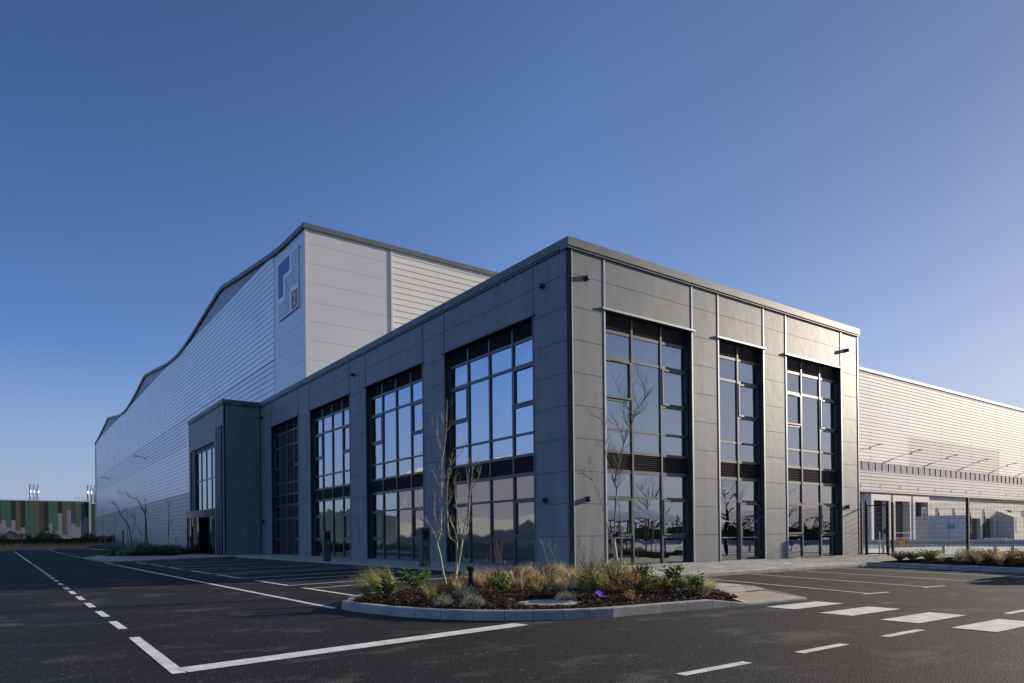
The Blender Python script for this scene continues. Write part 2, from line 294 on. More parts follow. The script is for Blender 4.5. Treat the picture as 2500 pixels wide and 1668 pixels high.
# raised planting beds
def bed(poly, zedge, zmid, name, mt, seed):
    """mounded soil filling a polygon"""
    rnd = random.Random(seed); bm = bmesh.new(); vs = [bm.verts.new((x, y, zedge)) for x, y in poly]; f = bm.faces.new(vs)
    bmesh.ops.triangulate(bm, faces=[f])
    for _ in range(5): bmesh.ops.subdivide_edges(bm, edges=[e for e in bm.edges if e.calc_length() > .35], cuts=1); bmesh.ops.triangulate(bm, faces=bm.faces)
    def dist(p):
        best = 9e9
        for i in range(len(poly)):
            a = Vector(poly[i]); b = Vector(poly[(i+1) % len(poly)]); t = max(0, min(1, (p-a).dot(b-a)/max(1e-9, (b-a).length_squared))); best = min(best, (p-a-(b-a)*t).length)
        return best
    for v in bm.verts:
        d = dist(Vector((v.co.x, v.co.y))); v.co.z = zedge + (zmid-zedge)*(1-math.exp(-d*1.6)) + (rnd.uniform(-.018, .022) if d > .02 else 0)
    me = bpy.data.meshes.new(name); bm.to_mesh(me); bm.free(); me.materials.append(mt)
    for p in me.polygons: p.use_smooth = True
    o = bpy.data.objects.new(name, me); COL.objects.link(o); return tag(o, kind='structure'), dist
isl_in = [(-10.17, -6.4), (-10.2, -6.8), (-10.1, -7.3), (-10.02, -7.72), (-9.87, -8.15), (-9.7, -8.53), (-9.45, -8.9), (-9.16, -9.2), (-8.88, -9.42), (-8.55, -9.62), (-8.22, -9.75), (-7.88, -9.83), (-7.0, -9.9), (-6.0, -10.0), (-5.25, -10.05), (-4.32, -8.9), (-3.6, -5), (-3.4, -3.45), (-6.4, -4.5), (-9.25, -5.32), (-9.8, -5.85)]
isl_obj, isl_dist = bed(isl_in, .11, .24, 'planting_bed', M['soil'], 3)
DX, DY = -8.28, -9.02
for v in isl_obj.data.vertices:
    if (v.co.x-DX)**2+(v.co.y-DY)**2 < .55**2: v.co.z = .145
rb_in = [(8.7, -5.1), (7.05, -10.4), (6.3, -12.6), (5.8, -15), (14, -15), (14.5, -5.05)]
_, rb_dist = bed(rb_in, .12, .22, 'planting_bed', M['soil'], 4)
far_in = [(-8.9, 38.7), (-7.4, 36.2), (-5.5, 34.6), (-4.4, 37), (-3.9, 45.5), (-.5, 46), (-.35, 62), (-3, 63), (-6.4, 52)]
_, far_dist = bed(far_in, .1, .3, 'planting_bed', M['soil'], 5)
struct(MB().box(-4.75, -.2, 63.5, 138, .0, .14), 'planting_bed', M['soil'], True)

def inside(p, poly):
    c = False; n = len(poly)
    for i in range(n):
        (x1, y1), (x2, y2) = poly[i], poly[(i+1) % n]
        if (y1 > p[1]) != (y2 > p[1]) and p[0] < (x2-x1)*(p[1]-y1)/(y2-y1)+x1: c = not c
    return c
def soil_z(x, y, poly, dist, ze, zm):
    return ze + (zm-ze)*(1-math.exp(-dist(Vector((x, y)))*1.6))
isl_z = lambda x, y: .145 if (x-DX)**2+(y-DY)**2 < .5**2 else soil_z(x, y, isl_in, isl_dist, .11, .24)
rb_z = lambda x, y: soil_z(x, y, rb_in, rb_dist, .12, .22)
far_z = lambda x, y: soil_z(x, y, far_in, far_dist, .1, .3)
mb = MB(); rnd = random.Random(11); n = 0
while n < 17000:
    x = rnd.uniform(-10.3, -3.3); y = rnd.uniform(-10.1, -3.3)
    if not inside((x, y), isl_in): continue
    if (x-DX)**2+(y-DY)**2 < .44**2: continue
    n += 1; z = isl_z(x, y) + rnd.uniform(.0, .03); a = rnd.uniform(0, 6.28); ln = rnd.uniform(.012, .038); wd = rnd.uniform(.005, .013)
    dx, dy, dz = math.cos(a)*ln, math.sin(a)*ln, rnd.uniform(-.5, .5)*ln; ex, ey, ez = -math.sin(a)*wd, math.cos(a)*wd, rnd.uniform(-.7, .7)*wd
    mb.add([(x-dx-ex, y-dy-ey, z-dz-ez), (x+dx-ex, y+dy-ey, z+dz-ez), (x+dx+ex, y+dy+ey, z+dz+ez), (x-dx+ex, y-dy+ey, z-dz+ez)], [(0, 1, 2, 3)])
o = mb.build('bark_mulch', M['chip'], recalc=False); tag(o, 'dark bark mulch strewn over the kerbed planting island', 'mulch', kind='stuff')

# ---------------------------------------------------------------- painted markings
def line(mb, a, b, wd, z=.004):
    a = Vector((*a, 0)); b = Vector((*b, 0)); d = (b-a).normalized(); n = Vector((-d.y, d.x, 0))*wd/2
    k = max(1, int((b-a).length/.35)); pts0 = []; pts1 = []
    for i in range(k+1):
        p = a+(b-a)*i/k; j = random.uniform(-.004, .004); pts0.append((p+n*(1+j/wd)).to_tuple()); pts1.append((p-n*(1-j/wd)).to_tuple())
    vs = [(x, y, z) for x, y, _ in pts0+pts1]
    mb.add(vs, [(i, i+1, k+2+i, k+1+i) for i in range(k)])
mb = MB()
line(mb, (-10.41, 23.6), (-10.43, 20.1), .1); line(mb, (-10.43, 19.6), (-10.36, -6.2), .1)
struct(mb, 'edge_line', M['paint'])
mb = MB()
ys = [-5.85, -4.08, -2.28, -.42, 1.45, 3.3, 5.2, 7.1, 9.0, 10.9, 12.7, 14.5, 16.4, 18.3, 20.2, 22.1, 24.0]
for y in ys: line(mb, (-13.395, y-1.0), (-13.395, y+.02), .10)
line(mb, (-13.42, 26), (-13.45, 82), .10)
for k in range(9): line(mb, (-10.35, 37+k*2.6), (-10.3, 38.2+k*2.6), .12)
line(mb, (-10.2, 62), (-9.6, 94), .1)
line(mb, (-16.6, 10.0), (-16.0, 10.3), .1)
struct(mb, 'centre_line', M['paint'])
mb = MB(); line(mb, (-13.40, -7.8), (-13.43, -10.5), .11); struct(mb, 'road_line', M['paint'])
mb = MB(); line(mb, (-13.38, -10.37), (-9.32, -9.76), .27-.0, .005); struct(mb, 'give_way_line', M['paint'])
mb = MB()
for x0, x1 in ((-13.4, -12.2), (-10.28, -9.41), (-8.63, -7.82), (-7.02, -6.18), (-3.68, -2.8), (-1.95, -1.1)): line(mb, (x0, -13.15), (x1, -13.15), .1)
struct(mb, 'lane_line', M['paint'])
mb = MB()
for y0, x0, x1 in ((-10.77, -5.27, -3.93), (-11.72, -5.44, -4.12), (-12.64, -5.61, -4.29), (-13.53, -5.78, -4.46), (-14.45, -5.95, -4.63)):
    line(mb, (x0, y0), (x1, y0-.02), .47, .006)
struct(mb, 'crossing_stripes', M['paint'])
mb = MB(); caps = MB()
SK = .27
for y0, y1 in ((-4.12, -1.58), (-.25, 2.12), (3.86, 6.36), (7.48, 10.09), (11.85, 14.32), (15.5, 18.4), (19.9, 22.7)):
    line(caps, (-9.12, y0-.02), (-9.12, y1+.3), .1, .005)
    for y in (y0, y1): line(mb, (-9.1, y), (-3.0, y+6.1*SK), .075)
struct(mb, 'bay_lines', M['paint2']); struct(caps, 'bay_end_lines', M['paint'])
mb = MB()
for x in (-.19, 2.16, 4.5, 6.8):
    line(mb, (x, -5.05), (x-1.62, -10.31), .075)
    line(mb, (x-1.85, -10.36), (x-1.1, -10.44), .1, .005)
struct(mb, 'bay_lines', M['paint'])

# ---------------------------------------------------------------- office building
OB = thing('office_building', (0, 0, 0), 'dark grey panelled two storey office block with tall louvred windows at the corner', 'building')
RW = [(1.53, 5.935), (7.45, 10.335), (11.9, 16.24)]                   # window bays, right face
LW = [(1.87, 7.78), (9.59, 15.41), (17.39, 23.17), (25.21, 30.48)]    # left face
LX, LY, ZH, TOP = 17.69, 32.81, 8.62, 10.32
rows = [.0] + [1.1+1.0475*k for k in range(9)] + [TOP]
pan, back = MB(), MB()
def face(F, u0, u1, bays, dp=0.):
    """piers, spandrels over the windows, joints and cover strips of one elevation"""
    edges = [u0] + [x for b in bays for x in b] + [u1]
    g_ = .007
    for i in range(0, len(edges), 2):
        a, b = edges[i], edges[i+1]
        for z0, z1 in zip(rows[:-1], rows[1:]): pan.fb(F, a+g_, b-g_, dp, dp-.045, z0+g_+(.03 if z0 == 0 else 0), z1-g_)
        back.fb(F, a+.004, b-.004, dp-.03, dp-.34, 0, TOP)
    for a, b in bays:
        for z0, z1 in ((ZH, 9.48), (9.48, TOP)): pan.fb(F, a+g_, b-g_, dp, dp-.045, z0+g_, z1-g_)
        back.fb(F, a+.004, b-.004, dp-.031, dp-.34, ZH+.01, TOP)
        tm = M['trim'] if F is FR else M['coping']  # sun and shade of each face put into the strip and flashing colours
        for x in (a, b): MB().fb(F, x-.035, x+.035, dp+.018, dp-.02, .02, TOP).build('cover_strip', tm, OB)
        MB().fb(F, a-.13, b+.13, dp+.075, dp-.02, ZH-.05, ZH+.015).build('head_flashing', tm, OB)
        MB().fb(F, a, b, dp+.05, dp-.1, PZ-.06, PZ+.03).build('sill', tm, OB)
face(FR, .13, LX-.03, RW); face(FL, .13, LY, LW)
# joint of the corner: recessed dark post with metal edges
back.box(.02, .2, .02, .2, 0, TOP)
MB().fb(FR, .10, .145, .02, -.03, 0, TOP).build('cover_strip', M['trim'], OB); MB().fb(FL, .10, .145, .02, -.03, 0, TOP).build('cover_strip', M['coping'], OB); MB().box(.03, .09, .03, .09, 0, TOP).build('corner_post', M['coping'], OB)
# right end wall, inner roof, back of the wall above the warehouse side
FE = lambda u, d, z: (LX+d, u, z)
for z0, z1 in zip(rows[:-1], rows[1:]): pan.fb(FE, .05, YW-.05, 0, -.045, z0+.007, z1-.007)
back.fb(FE, .32, YW-.05, -.03, -.34, 0, TOP)
MB().box(LX-.03, LX+.02, -.02, .05, 0, TOP).build('cover_strip', M['trim'], OB)
# entrance block
PB0, PB1 = LY, 43.4                      # its extent along Y
PO0, PO1 = 35.3, 43.1                    # opening
PZH = 8.05
FQ = lambda u, d, z: (u, LY-d, z)        # its side, looks to -Y
for z0, z1 in zip(rows[:-1], rows[1:]): pan.fb(FQ, PX+.13, -.05, 0, -.045, z0+.007, z1-.007)
back.fb(FQ, PX+.12, -.05, -.03, -.3, 0, TOP)
for z0, z1 in zip(rows[:-1], rows[1:]):
    if z1 <= PZH+.5:
        pan.fb(FP, PB0+.13, PO0, 0, -.045, z0+.007, min(z1, PZH)-.007); pan.fb(FP, PO1, PB1, 0, -.045, z0+.007, min(z1, PZH)-.007)
for z0, z1 in ((PZH, 8.9), (8.9, 9.75), (9.75, TOP)):
    for a, b in ((PB0+.13, 38.0), (38.0, PB1)) if z1 < 9 else ((PB0+.13, PB1),): pan.fb(FP, a+.007, b-.007, 0, -.045, z0+.007, z1-.007)
back.fb(FP, PB0+.3, PO0-.006, -.03, -.7, 0, TOP); back.fb(FP, PO1+.006, PB1, -.03, -2.4, 0, TOP); back.fb(FP, PO0-.006, PO1+.006, -.03, -.7, PZH+.006, TOP)
MB().fb(FP, PB0+.0, PB0+.11, .01, -.05, 0, TOP).build('cover_strip', M['coping'], OB); MB().fb(FP, PB1-.04, PB1+.02, .02, -.3, 0, TOP).build('cover_strip', M['coping'], OB)
pan.build('wall_panels', M['panel'], OB); back.build('wall', M['backing'], OB)
# parapet cap
cap = MB(); o_ = .09
def capseg(F, a, b, dp=0.): cap.fb(F, a, b, dp+o_, dp-.42, H-.27, H); cap.fb(F, a, b, dp+o_-.03, dp-.3, H-.34, H-.27)
capseg(FR, -o_, LX+o_)
cap.fb(FL, .42, 23.75, o_, -.42, H-.27, H-.001); cap.fb(FL, .42, LY-o_, o_-.03, -.3, H-.34, H-.272)
cap.fb(FL, 23.75, LY-o_, o_, -.06, H-.27, H-.003)
cap.fb(FP, LY-o_, PB1+o_, o_, -2.5, H-.27, H+.001); cap.fb(FP, LY-o_+.03, PB1+o_-.02, o_-.03, -2.4, H-.34, H-.271)
cap.box(LX-.4, LX+o_, .42, YW-.1, H-.27, H-.002)
cap.build('parapet_cap', M['coping'], OB)
MB().box(.3, LX-.3, .3, YW-.1, 10.0, 10.15).build('roof', M['rail'], OB)
# navy pylon panel beside the entrance
MB().fb(FP, 33.15, 34.75, .07, .012, 0, 8.88).build('entrance_pylon', M['navy'], OB)

def window(F, a, b, n, cols, door=None, dp=0., parent=OB):
    """curtain wall in one bay: cols = 'c' column with opening lights, 'p' plain, 'd' door column"""
    fr, gl, lo, ca = MB(), MB(), {3.34: MB(), 8.03: MB()}, []
    D0, D1 = dp-.2, dp-.29; gd = dp-.245; wd = (b-a)/n; t = .042
    fr.fb(F, a, a+.05, D0, D1, PZ, ZH); fr.fb(F, b-.05, b, D0, D1, PZ, ZH)
    for k in range(1, n): fr.fb(F, a+wd*k-t, a+wd*k+t, D0+.012, D1, PZ, ZH)
    for k, c in enumerate(cols):
        x0 = a+wd*k+(t if k else .05); x1 = a+wd*(k+1)-(t if k < n-1 else .05)
        tz = [(PZ, PZ+.07)] if c != 'd' else []
        tz += [(2.37, 2.45), (3.22, 3.34), (3.9, 4.0), (4.66, 4.74), (7.06, 7.16), (7.93, 8.03), (ZH-.06, ZH)]
        cas = []
        if c in 'cd': tz += [(5.66, 5.75)]; cas += [(5.75, 7.06)]
        if c == 'c': tz += [(1.0, 1.09)]; cas += [(1.09, 2.37)]
        for z0, z1 in tz: fr.fb(F, x0, x1, D0-.004, D1, z0, z1)
        zz = sorted(tz); zz = [q for q in zz if q[0] < 8.0]
        if c == 'd': zz = [(PZ, PZ+.02)]+zz
        for (p0, p1), (q0, q1) in zip(zz, zz[1:]):
            if abs(p1-3.34) < .01: continue                        # the louvre band has no pane
            jt = [gd+random.uniform(-.0045, .0045) for _ in range(4)]
            gl.add([F(x0, jt[0], p0), F(x1, jt[1], p0), F(x1, jt[2], q1), F(x0, jt[3], q1)], [(0, 1, 2, 3) if F is FR else (3, 2, 1, 0)])
        for z0, z1 in cas:
            e = .07; cm = MB(); ca.append(cm)
            for q in ((x0+.008, x0+e, z0+.008, z1-.008), (x1-e, x1-.008, z0+.008, z1-.008), (x0+e, x1-e, z0+.008, z0+e), (x0+e, x1-e, z1-e, z1-.008)): cm.fb(F, q[0], q[1], D0+.028, D0-.05, q[2], q[3])
            cm.fb(F, (x0+x1)/2-.22, (x0+x1)/2+.22, D0+.04, D0+.02, z1-.052, z1-.03)
        for z0, z1 in ((3.34, 3.9), (8.03, ZH-.06)):
            m_ = 8
            for q in range(m_):
                zc = z0+(z1-z0)*(q+.5)/m_; h_ = (z1-z0)/m_
                p = [F(x0, D0-.012, zc-h_*.42), F(x1, D0-.012, zc-h_*.42), F(x1, D0-.075, zc+h_*.30), F(x0, D0-.075, zc+h_*.30), F(x0, D0-.006, zc-h_*.22), F(x1, D0-.006, zc-h_*.22), F(x1, D0-.069, zc+h_*.46), F(x0, D0-.069, zc+h_*.46)]
                lo[z0].hexa(p)
            lo[z0].fb(F, x0, x1, D1+.006, D1-.01, z0, z1)
    w_ = fr.build('window', M['frame'], parent)
    gl.build('glazing', M['glass'], w_, recalc=False)
    for q in lo.values(): q.build('louvre', M['louvre'], w_)
    for q in ca: q.build('opening_light', M['frame'], w_)
    return w_
window(FR, *RW[0], 3, 'cpc'); window(FR, *RW[1], 2, 'pd'); window(FR, *RW[2], 3, 'cpc')
for q in LW: window(FL, *q, 4, 'cppc')
# glazed door in the middle bay, with marker dots on door and sidelight
a, b = RW[1]; mx_ = (a+b)/2
dr = MB(); x0, x1, z0, z1 = mx_+.05, b-.06, PZ+.01, 2.36
for q in ((x0, x0+.09, z0, z1), (x1-.09, x1, z0, z1), (x0+.09, x1-.09, z0, z0+.12), (x0+.09, x1-.09, z1-.09, z1)): dr.fb(FR, q[0], q[1], -.165, -.243, q[2], q[3])
door = dr.build('door', M['frame'], OB)
hd = MB(); hd.tube([FR(x0+.05, -.12, 1.0), FR(x0+.05, -.12, 1.3)], .014, 8)
for z in (1.02, 1.28): hd.tube([FR(x0+.05, -.12, z), FR(x0+.05, -.17, z)], .01, 6)
for z in (.35, 1.75, 2.05): hd.fb(FR, x1+.0, x1+.05, -.13, -.17, z, z+.1)
hd.build('handle', M['stainless'], door)
dots = MB()
for z in (.98, 1.62):
    for k in range(12):
        for xa, xb in ((a+.12, mx_-.12), (x0+.14, x1-.14)):
            u = xa+(xb-xa)*(k+.5)/12; dots.tube([FR(u, -.238, z), FR(u, -.2415, z)], .022, 8)
dots.build('marker_dots', M['signwhite'], door)
# entrance glazing and drum of the revolving door
fr, gl = MB(), MB(); d_ = -.2; PO1b = 41.7
us = [PO0+(PO1b-PO0)*k/4 for k in range(5)]
for u in us: fr.fb(FP, u-.05, u+.05, d_+.05, d_-.06, 3.3, PZH)
for z in (3.3, 5.55, PZH-.32): fr.fb(FP, PO0, PO1b, d_+.04, d_-.055, z, z+.09)
gl.add([FP(PO0, d_, 3.3), FP(PO1b, d_, 3.3), FP(PO1b, d_, PZH-.2), FP(PO0, d_, PZH-.2)], [(3, 2, 1, 0)])
ew = fr.build('entrance_window', M['frame'], OB); gl.build('glazing', M['glass'], ew, recalc=False)
MB().fb(FP, PO0-.004, PO0+.03, -.02, -.6, 0, PZH).fb(FP, PO1b, PO1+.004, -.06, -.6, 0, PZH).fb(FP, PO0, PO1b, -.12, -.6, PZH-.24, PZH+.004).build('reveal', M['navy'], OB)
cx, cy, ra, rb_ = PX+.25, (PO0+PO1)/2, 1.15, 3.7
def ell(t, k=1.): return (cx - ra*k*math.cos(t), cy + rb_*k*math.sin(t))
ring, posts, pg = MB(), MB(), MB(); N = 28
for i in range(N):
    t0 = -math.pi/2*1.1 + math.pi*1.1*i/N; t1 = -math.pi/2*1.1 + math.pi*1.1*(i+1)/N
    a0, a1, b0, b1 = ell(t0), ell(t1), ell(t0, .8), ell(t1, .8)
    ring.hexa([(*a0, 2.72), (*a1, 2.72), (*b1, 2.72), (*b0, 2.72), (*a0, 3.22), (*a1, 3.22), (*b1, 3.22), (*b0, 3.22)])
    c0, c1 = ell(t0, .95), ell(t1, .95)
    if i % 14 not in (5, 6, 7, 8): pg.poly([(*c0, 2.72), (*c1, 2.72), (*c1, .1), (*c0, .1)])
    if i % 4 == 1: posts.tube([(*c0, .07), (*c0, 2.72)], .05, 6)
    posts.hexa([(*ell(t0, .97), .07), (*ell(t1, .97), .07), (*ell(t1, .92), .07), (*ell(t0, .92), .07), (*ell(t0, .97), .17), (*ell(t1, .97), .17), (*ell(t1, .92), .17), (*ell(t0, .92), .17)])
top = MB(); top.poly([(*ell(-math.pi/2*1.1+math.pi*1.1*i/N), 3.221) for i in range(N+1)])
rv = posts.build('revolving_door', M['black'], OB); ring.build('canopy_ring', M['frame'], rv); pg.build('curved_glass', M['glass_in'], rv, recalc=False); top.build('canopy_top', M['frame'], rv)
dm = MB()
for z in (1.0, 1.6):
    for i in range(26):
        t = -1.3+2.6*i/25; p = ell(t, .958); dm.tube([(p[0], p[1], z), (p[0]-.006, p[1], z)], .02, 6)
dm.build('marker_dots', M['signwhite'], rv)
# back of the entrance lobby
MB().box(-.6, -.5, PB0+.3, PB1-.05, 0, 8.6).build('lobby_wall', M['char'], OB)
# wall lights (cylinders), small cameras and alarm
def wall_light(F, u, z, ln=.17, r=.085):
    mb = MB(); mb.tube([F(u, .005, z), F(u, ln, z)], r, 18); mb.tube([F(u, .0, z), F(u, .012, z)], r*1.25, 18); o = mb.build('wall_light', M['louvre'], OB, recalc=True)
    MB().tube([F(u, ln, z), F(u, ln+.004, z)], r*.86, 18).build('lens', M['lgrey'], o)
for u, z in ((.73, 9.44), (.72, 2.3), (16.68, 9.46), (16.6, 2.3)): wall_light(FR, u, z)
for u, z in ((1.3, 9.42), (1.27, 2.3), (16.75, 9.45)): wall_light(FL, u, z, .2, .08)
mb = MB(); mb.tube([FL(32.2, .0, 9.5), FL(32.2, .12, 9.5)], .05, 10); mb.tube([FL(32.2, .12, 9.48), FL(32.2, .2, 9.4)], [.09, .03], 12); mb.build('security_camera', M['black'], OB)
mb = MB(); mb.fb(FL, 32.1, 32.3, .1, .0, 2.2, 2.42); mb.build('intercom', M['black'], OB)
mb = MB(); mb.tube([FQ(-.34, 0, 3.08), FQ(-.34, .07, 3.08)], .06, 12); mb.build('fire_alarm_bell', M['numred'], OB)
# rooms behind the glass: floors, ceilings, inner walls
MB().box(.36, LX-.36, .36, 23.6, .0, .05).box(.36, 7.2, 23.6, 31.6, .0, .05).build('ground_floor', M['floor'], OB)
MB().box(.36, LX-.36, .36, 23.6, 3.36, 3.94).box(.36, 7.2, 23.6, 31.6, 3.36, 3.94).build('first_floor', M['ceil'], OB)
MB().box(.36, LX-.36, .36, 23.6, 8.05, 8.25).box(.36, 7.2, 23.6, 31.6, 8.05, 8.25).build('ceiling', M['ceil'], OB)
MB().box(7.0, 7.15, 8.2, 31.6, .05, 8.05).box(7.15, LX-.4, 8.2, 8.35, .05, 8.05).box(.36, 7.0, 24.2, 24.35, .05, 8.05).box(.36, 7, 31.6, 31.75, .05, 8.05).build('inner_wall', M['inner'], OB)
mb = MB()
for x, y in ((.75, 8.7), (.75, 16.4), (.75, 24.3), (6.7, .75), (11.1, .75), (6.4, 8.0), (.75, .75), (16.9, .75)): mb.box(x-.16, x+.16, y-.16, y+.16, .05, 8.05)
mb.build('column', M['inner'], OB)

# ---------------------------------------------------------------- warehouse
WH = thing('warehouse', (0, YW, 0), 'huge silver and white ribbed warehouse with a wavy multi ridge roof behind the dark offices', 'building')
XE = 210.
def zroof(y):
    """parapet line of the side wall: ridges at 43, 81 and 119 m, valleys eased between them"""
    pts = [(23.7, 19.83), (28, 19.95), (30, 20.12), (32.3, 20.40), (37.8, 21.05), (43.2, 21.78), (49, 21.14), (54, 20.56), (57.5, 20.25), (60, 20.13), (62.5, 20.13), (65.5, 20.28), (69, 20.62), (75, 21.25), (81.1, 21.9), (88.7, 20.9), (93, 20.42), (96.5, 20.18), (99.5, 20.12), (102.5, 20.2), (106, 20.5), (118.6, 21.92), (125.8, 21.1), (133.7, 20.3), (139.2, 20.0)]
    for (a, za), (b, zb) in zip(pts, pts[1:]):
        if a <= y <= b: return za+(zb-za)*(y-a)/(b-a)
    return pts[-1][1]
YF = 139.1
def ribs(mb, F, u0, u1, z0, z1, pitch=.388, ref=19.95, fine=False):
    """horizontal profiled sheet: flat faces with a narrow recessed groove every pitch"""
    zt = z1; k = math.ceil((ref-z1)/pitch-1e-6)
    prof = []
    z = ref - pitch*math.floor((ref-z1)/pitch)
    while z > z0-pitch:
        prof += [(0, z-.012), (0, z-pitch+.062), (-.045, z-pitch+.048), (-.045, z-pitch+.010), (0, z-pitch-.012+.0)]
        z -= pitch
    prof = [(d, max(z0, min(z1, z))) for d, z in prof]
    prof = [p for i, p in enumerate(prof) if i == 0 or p != prof[i-1]]
    for (d0, za), (d1, zb) in zip(prof, prof[1:]):
        if abs(za-zb) < 1e-6 and abs(d0-d1) < 1e-6: continue
        mb.add([F(u0, d0, za), F(u1, d0, za), F(u1, d1, zb), F(u0, d1, zb)], [(0, 1, 2, 3)])
SB = 29.75
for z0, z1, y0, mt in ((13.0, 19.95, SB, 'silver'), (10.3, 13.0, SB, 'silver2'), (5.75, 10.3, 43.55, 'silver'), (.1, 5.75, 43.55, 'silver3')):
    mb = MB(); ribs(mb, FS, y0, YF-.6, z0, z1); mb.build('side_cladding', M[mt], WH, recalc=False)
MB().box(.105, .3, 43.5, YF, 0, 10.25).box(.105, .3, YW+.1, YF, 10.25, 19.9).build('side_wall', M['backing'], WH)
mb = MB(); y = SB
while y < YF-.6:                      # upright sheets filling the gables under the roof edge
    y1 = min(y+.16, YF-.6); d = 0.0
    mb.add([FS(y, -.06, 19.93), FS(y+.10, -.06, 19.93), FS(y+.10, -.06, zroof(y+.1)-.2), FS(y, -.06, zroof(y)-.2)], [(0, 1, 2, 3)])
    mb.add([FS(y+.10, -.03, 19.93), FS(y1, -.03, 19.93), FS(y1, -.03, zroof(y1)-.2), FS(y+.10, -.03, zroof(y+.1)-.2)], [(0, 1, 2, 3)]); y = y1
mb.build('gable_infill', M['infill'], WH, recalc=False)
mb = MB(); ys_ = [23.72, 26, 28, 30] + [32+k*1.5 for k in range(72)]
ys_ = [q for q in ys_ if q < YF+.1] + [YF+.1]
for a, b in zip(ys_, ys_[1:]):        # coping that follows the wave
    za, zb = zroof(a), zroof(b)
    mb.hexa([FS(a, .13, za-.3), FS(b, .13, zb-.3), FS(b, -.5, zb-.3), FS(a, -.5, za-.3), FS(a, .13, za), FS(b, .13, zb), FS(b, -.5, zb), FS(a, -.5, za)])
mb.fb(FW, -.07, XE, .13, -.5, 19.83-.296, 19.83-.003)
mb.build('roof_coping', M['coping'], WH, recalc=True)
mb = MB()
for a, b in zip(ys_, ys_[1:]): mb.add([(.5, a, zroof(a)-.15), (XE, a, zroof(a)-.15), (XE, b, zroof(b)-.15), (.5, b, zroof(b)-.15)], [(0, 1, 2, 3)])
mb.box(XE-.3, XE, YW, YF, 0, 19.6); mb.box(.2, XE, YF-.3, YF, 0, 19.8); mb.build('roof', M['rail'], WH, recalc=False)
MB().box(-.06, .1, YF-.62, YF, 0, 20.0).build('corner_trim', M['white'], WH)
# smooth panels around the corner
mb = MB(); zs = [10.2] + [19.84-1.15*k for k in range(8, 0, -1)] + [19.56]
for z0, z1 in zip(zs, zs[1:]):
    mb.fb(FS, YW+.16, SB-.06, .0, -.05, z0+.006, z1-.006); mb.fb(FW, .2, 5.6, .0, -.05, z0+.006, z1-.006)
for a, b in ((YW+.2, 26), (26, 28), (28, SB+.01)): mb.add([FS(a, -.03, 19.5), FS(b, -.03, 19.5), FS(b, -.03, zroof(b)-.2), FS(a, -.03, zroof(a)-.2)], [(0, 1, 2, 3)])
mb.build('corner_panels', M['white'], WH, recalc=False)
for mb in (MB().box(.03, .2, YW-.02, YW+.16, 10.2, 19.56), MB().fb(FW, 5.6, 5.72, .05, -.05, 9, 19.5), MB().fb(FS, SB-.06, SB+.01, .02, -.05, 9, 19.9)): mb.build('corner_trim', M['white'], WH)
# front wall
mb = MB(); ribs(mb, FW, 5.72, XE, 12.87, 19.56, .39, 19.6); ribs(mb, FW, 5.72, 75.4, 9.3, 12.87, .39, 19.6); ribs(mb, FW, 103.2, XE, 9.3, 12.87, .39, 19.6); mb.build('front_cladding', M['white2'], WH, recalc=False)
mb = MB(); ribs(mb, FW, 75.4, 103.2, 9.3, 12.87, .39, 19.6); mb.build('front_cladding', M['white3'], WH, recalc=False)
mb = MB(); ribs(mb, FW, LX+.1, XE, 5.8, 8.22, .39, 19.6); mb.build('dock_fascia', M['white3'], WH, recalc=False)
mb = MB(); mb.box(5.7, XE, YW+.06, YW+.3, 9.31, 19.6); mb.box(LX, XE, YW+.06, YW+.25, 5.8, 8.2); mb.box(.2, 5.7, YW+.06, YW+.3, 10, 19.6); mb.build('front_wall', M['backing'], WH)
mb = MB()
for x in (66.1, 75.2, 84.4, 93.6, 102.8, 112, 121.2): mb.fb(FW, x-.012, x+.012, .004, -.04, 5.8, 8.2); mb.fb(FW, x-.012, x+.012, .004, -.04, 9.3, 19.5)
mb.build('sheet_joints', M['coping'], WH)
# strip window
fr, gl = MB(), MB(); x = 61.2
while x < 140: fr.fb(FW, x-.06, x+.06, .02, -.12, 8.25, 9.28); x += 1.53
fr.fb(FW, 60, 140, .025, -.12, 9.22, 9.31); fr.fb(FW, 60, 140, .03, -.12, 8.19, 8.27)
gl.fb(FW, 60, 140, -.05, -.06, 8.25, 9.25)
sw = fr.build('strip_window', M['frame'], WH); gl.build('glazing', M['glass'], sw); MB().box(60, 140, YW+.2, YW+.25, 8.2, 9.3).build('blind', M['dark'], sw)
# foot of the overhang, dock wall
MB().add([FW(LX+.1, .02, 5.8), FW(XE, .02, 5.8), FW(XE, -.42, 5.5), FW(LX+.1, -.42, 5.5)], [(0, 1, 2, 3)]).build('overhang_flashing', M['coping'], WH, recalc=False)
MB().box(LX+.1, XE, YW+.4, YW+.7, 0, 5.6).build('dock_wall', M['flat'], WH)
# numbers over the docks
for i, x in enumerate((63.88, 68.45, 73.08, 77.78, 82.43, 87.14, 91.65, 96.42, 105.67, 110.38, 115.1)):
    vs, fs = text_mesh('%02d' % (i+5), .72); mb = MB(); mb.add([FW(x+v.x, .012+v.z, 6.44+v.y) for v in vs], fs); mb.build('dock_number', M['numred'], WH)
# three tall level-access doors in white portals
for x0, x1 in ((64.6, 69.1), (69.6, 74.1), (74.6, 78.9)):
    mb = MB(); y0, y1 = YW-.75, YW+.39
    mb.box(x0, x0+.55, y0, y1, 0, 5.48); mb.box(x1-.35, x1, y0, y1, 0, 5.48); mb.box(x0+.55, x1-.35, y0+.004, y1, 4.8, 5.478)
    d = mb.build('dock_door', M['white'], WH); MB().box(x0+.55, x1-.35, YW+.1, YW+.16, 0, 4.8).build('shutter', M['backing'], d)
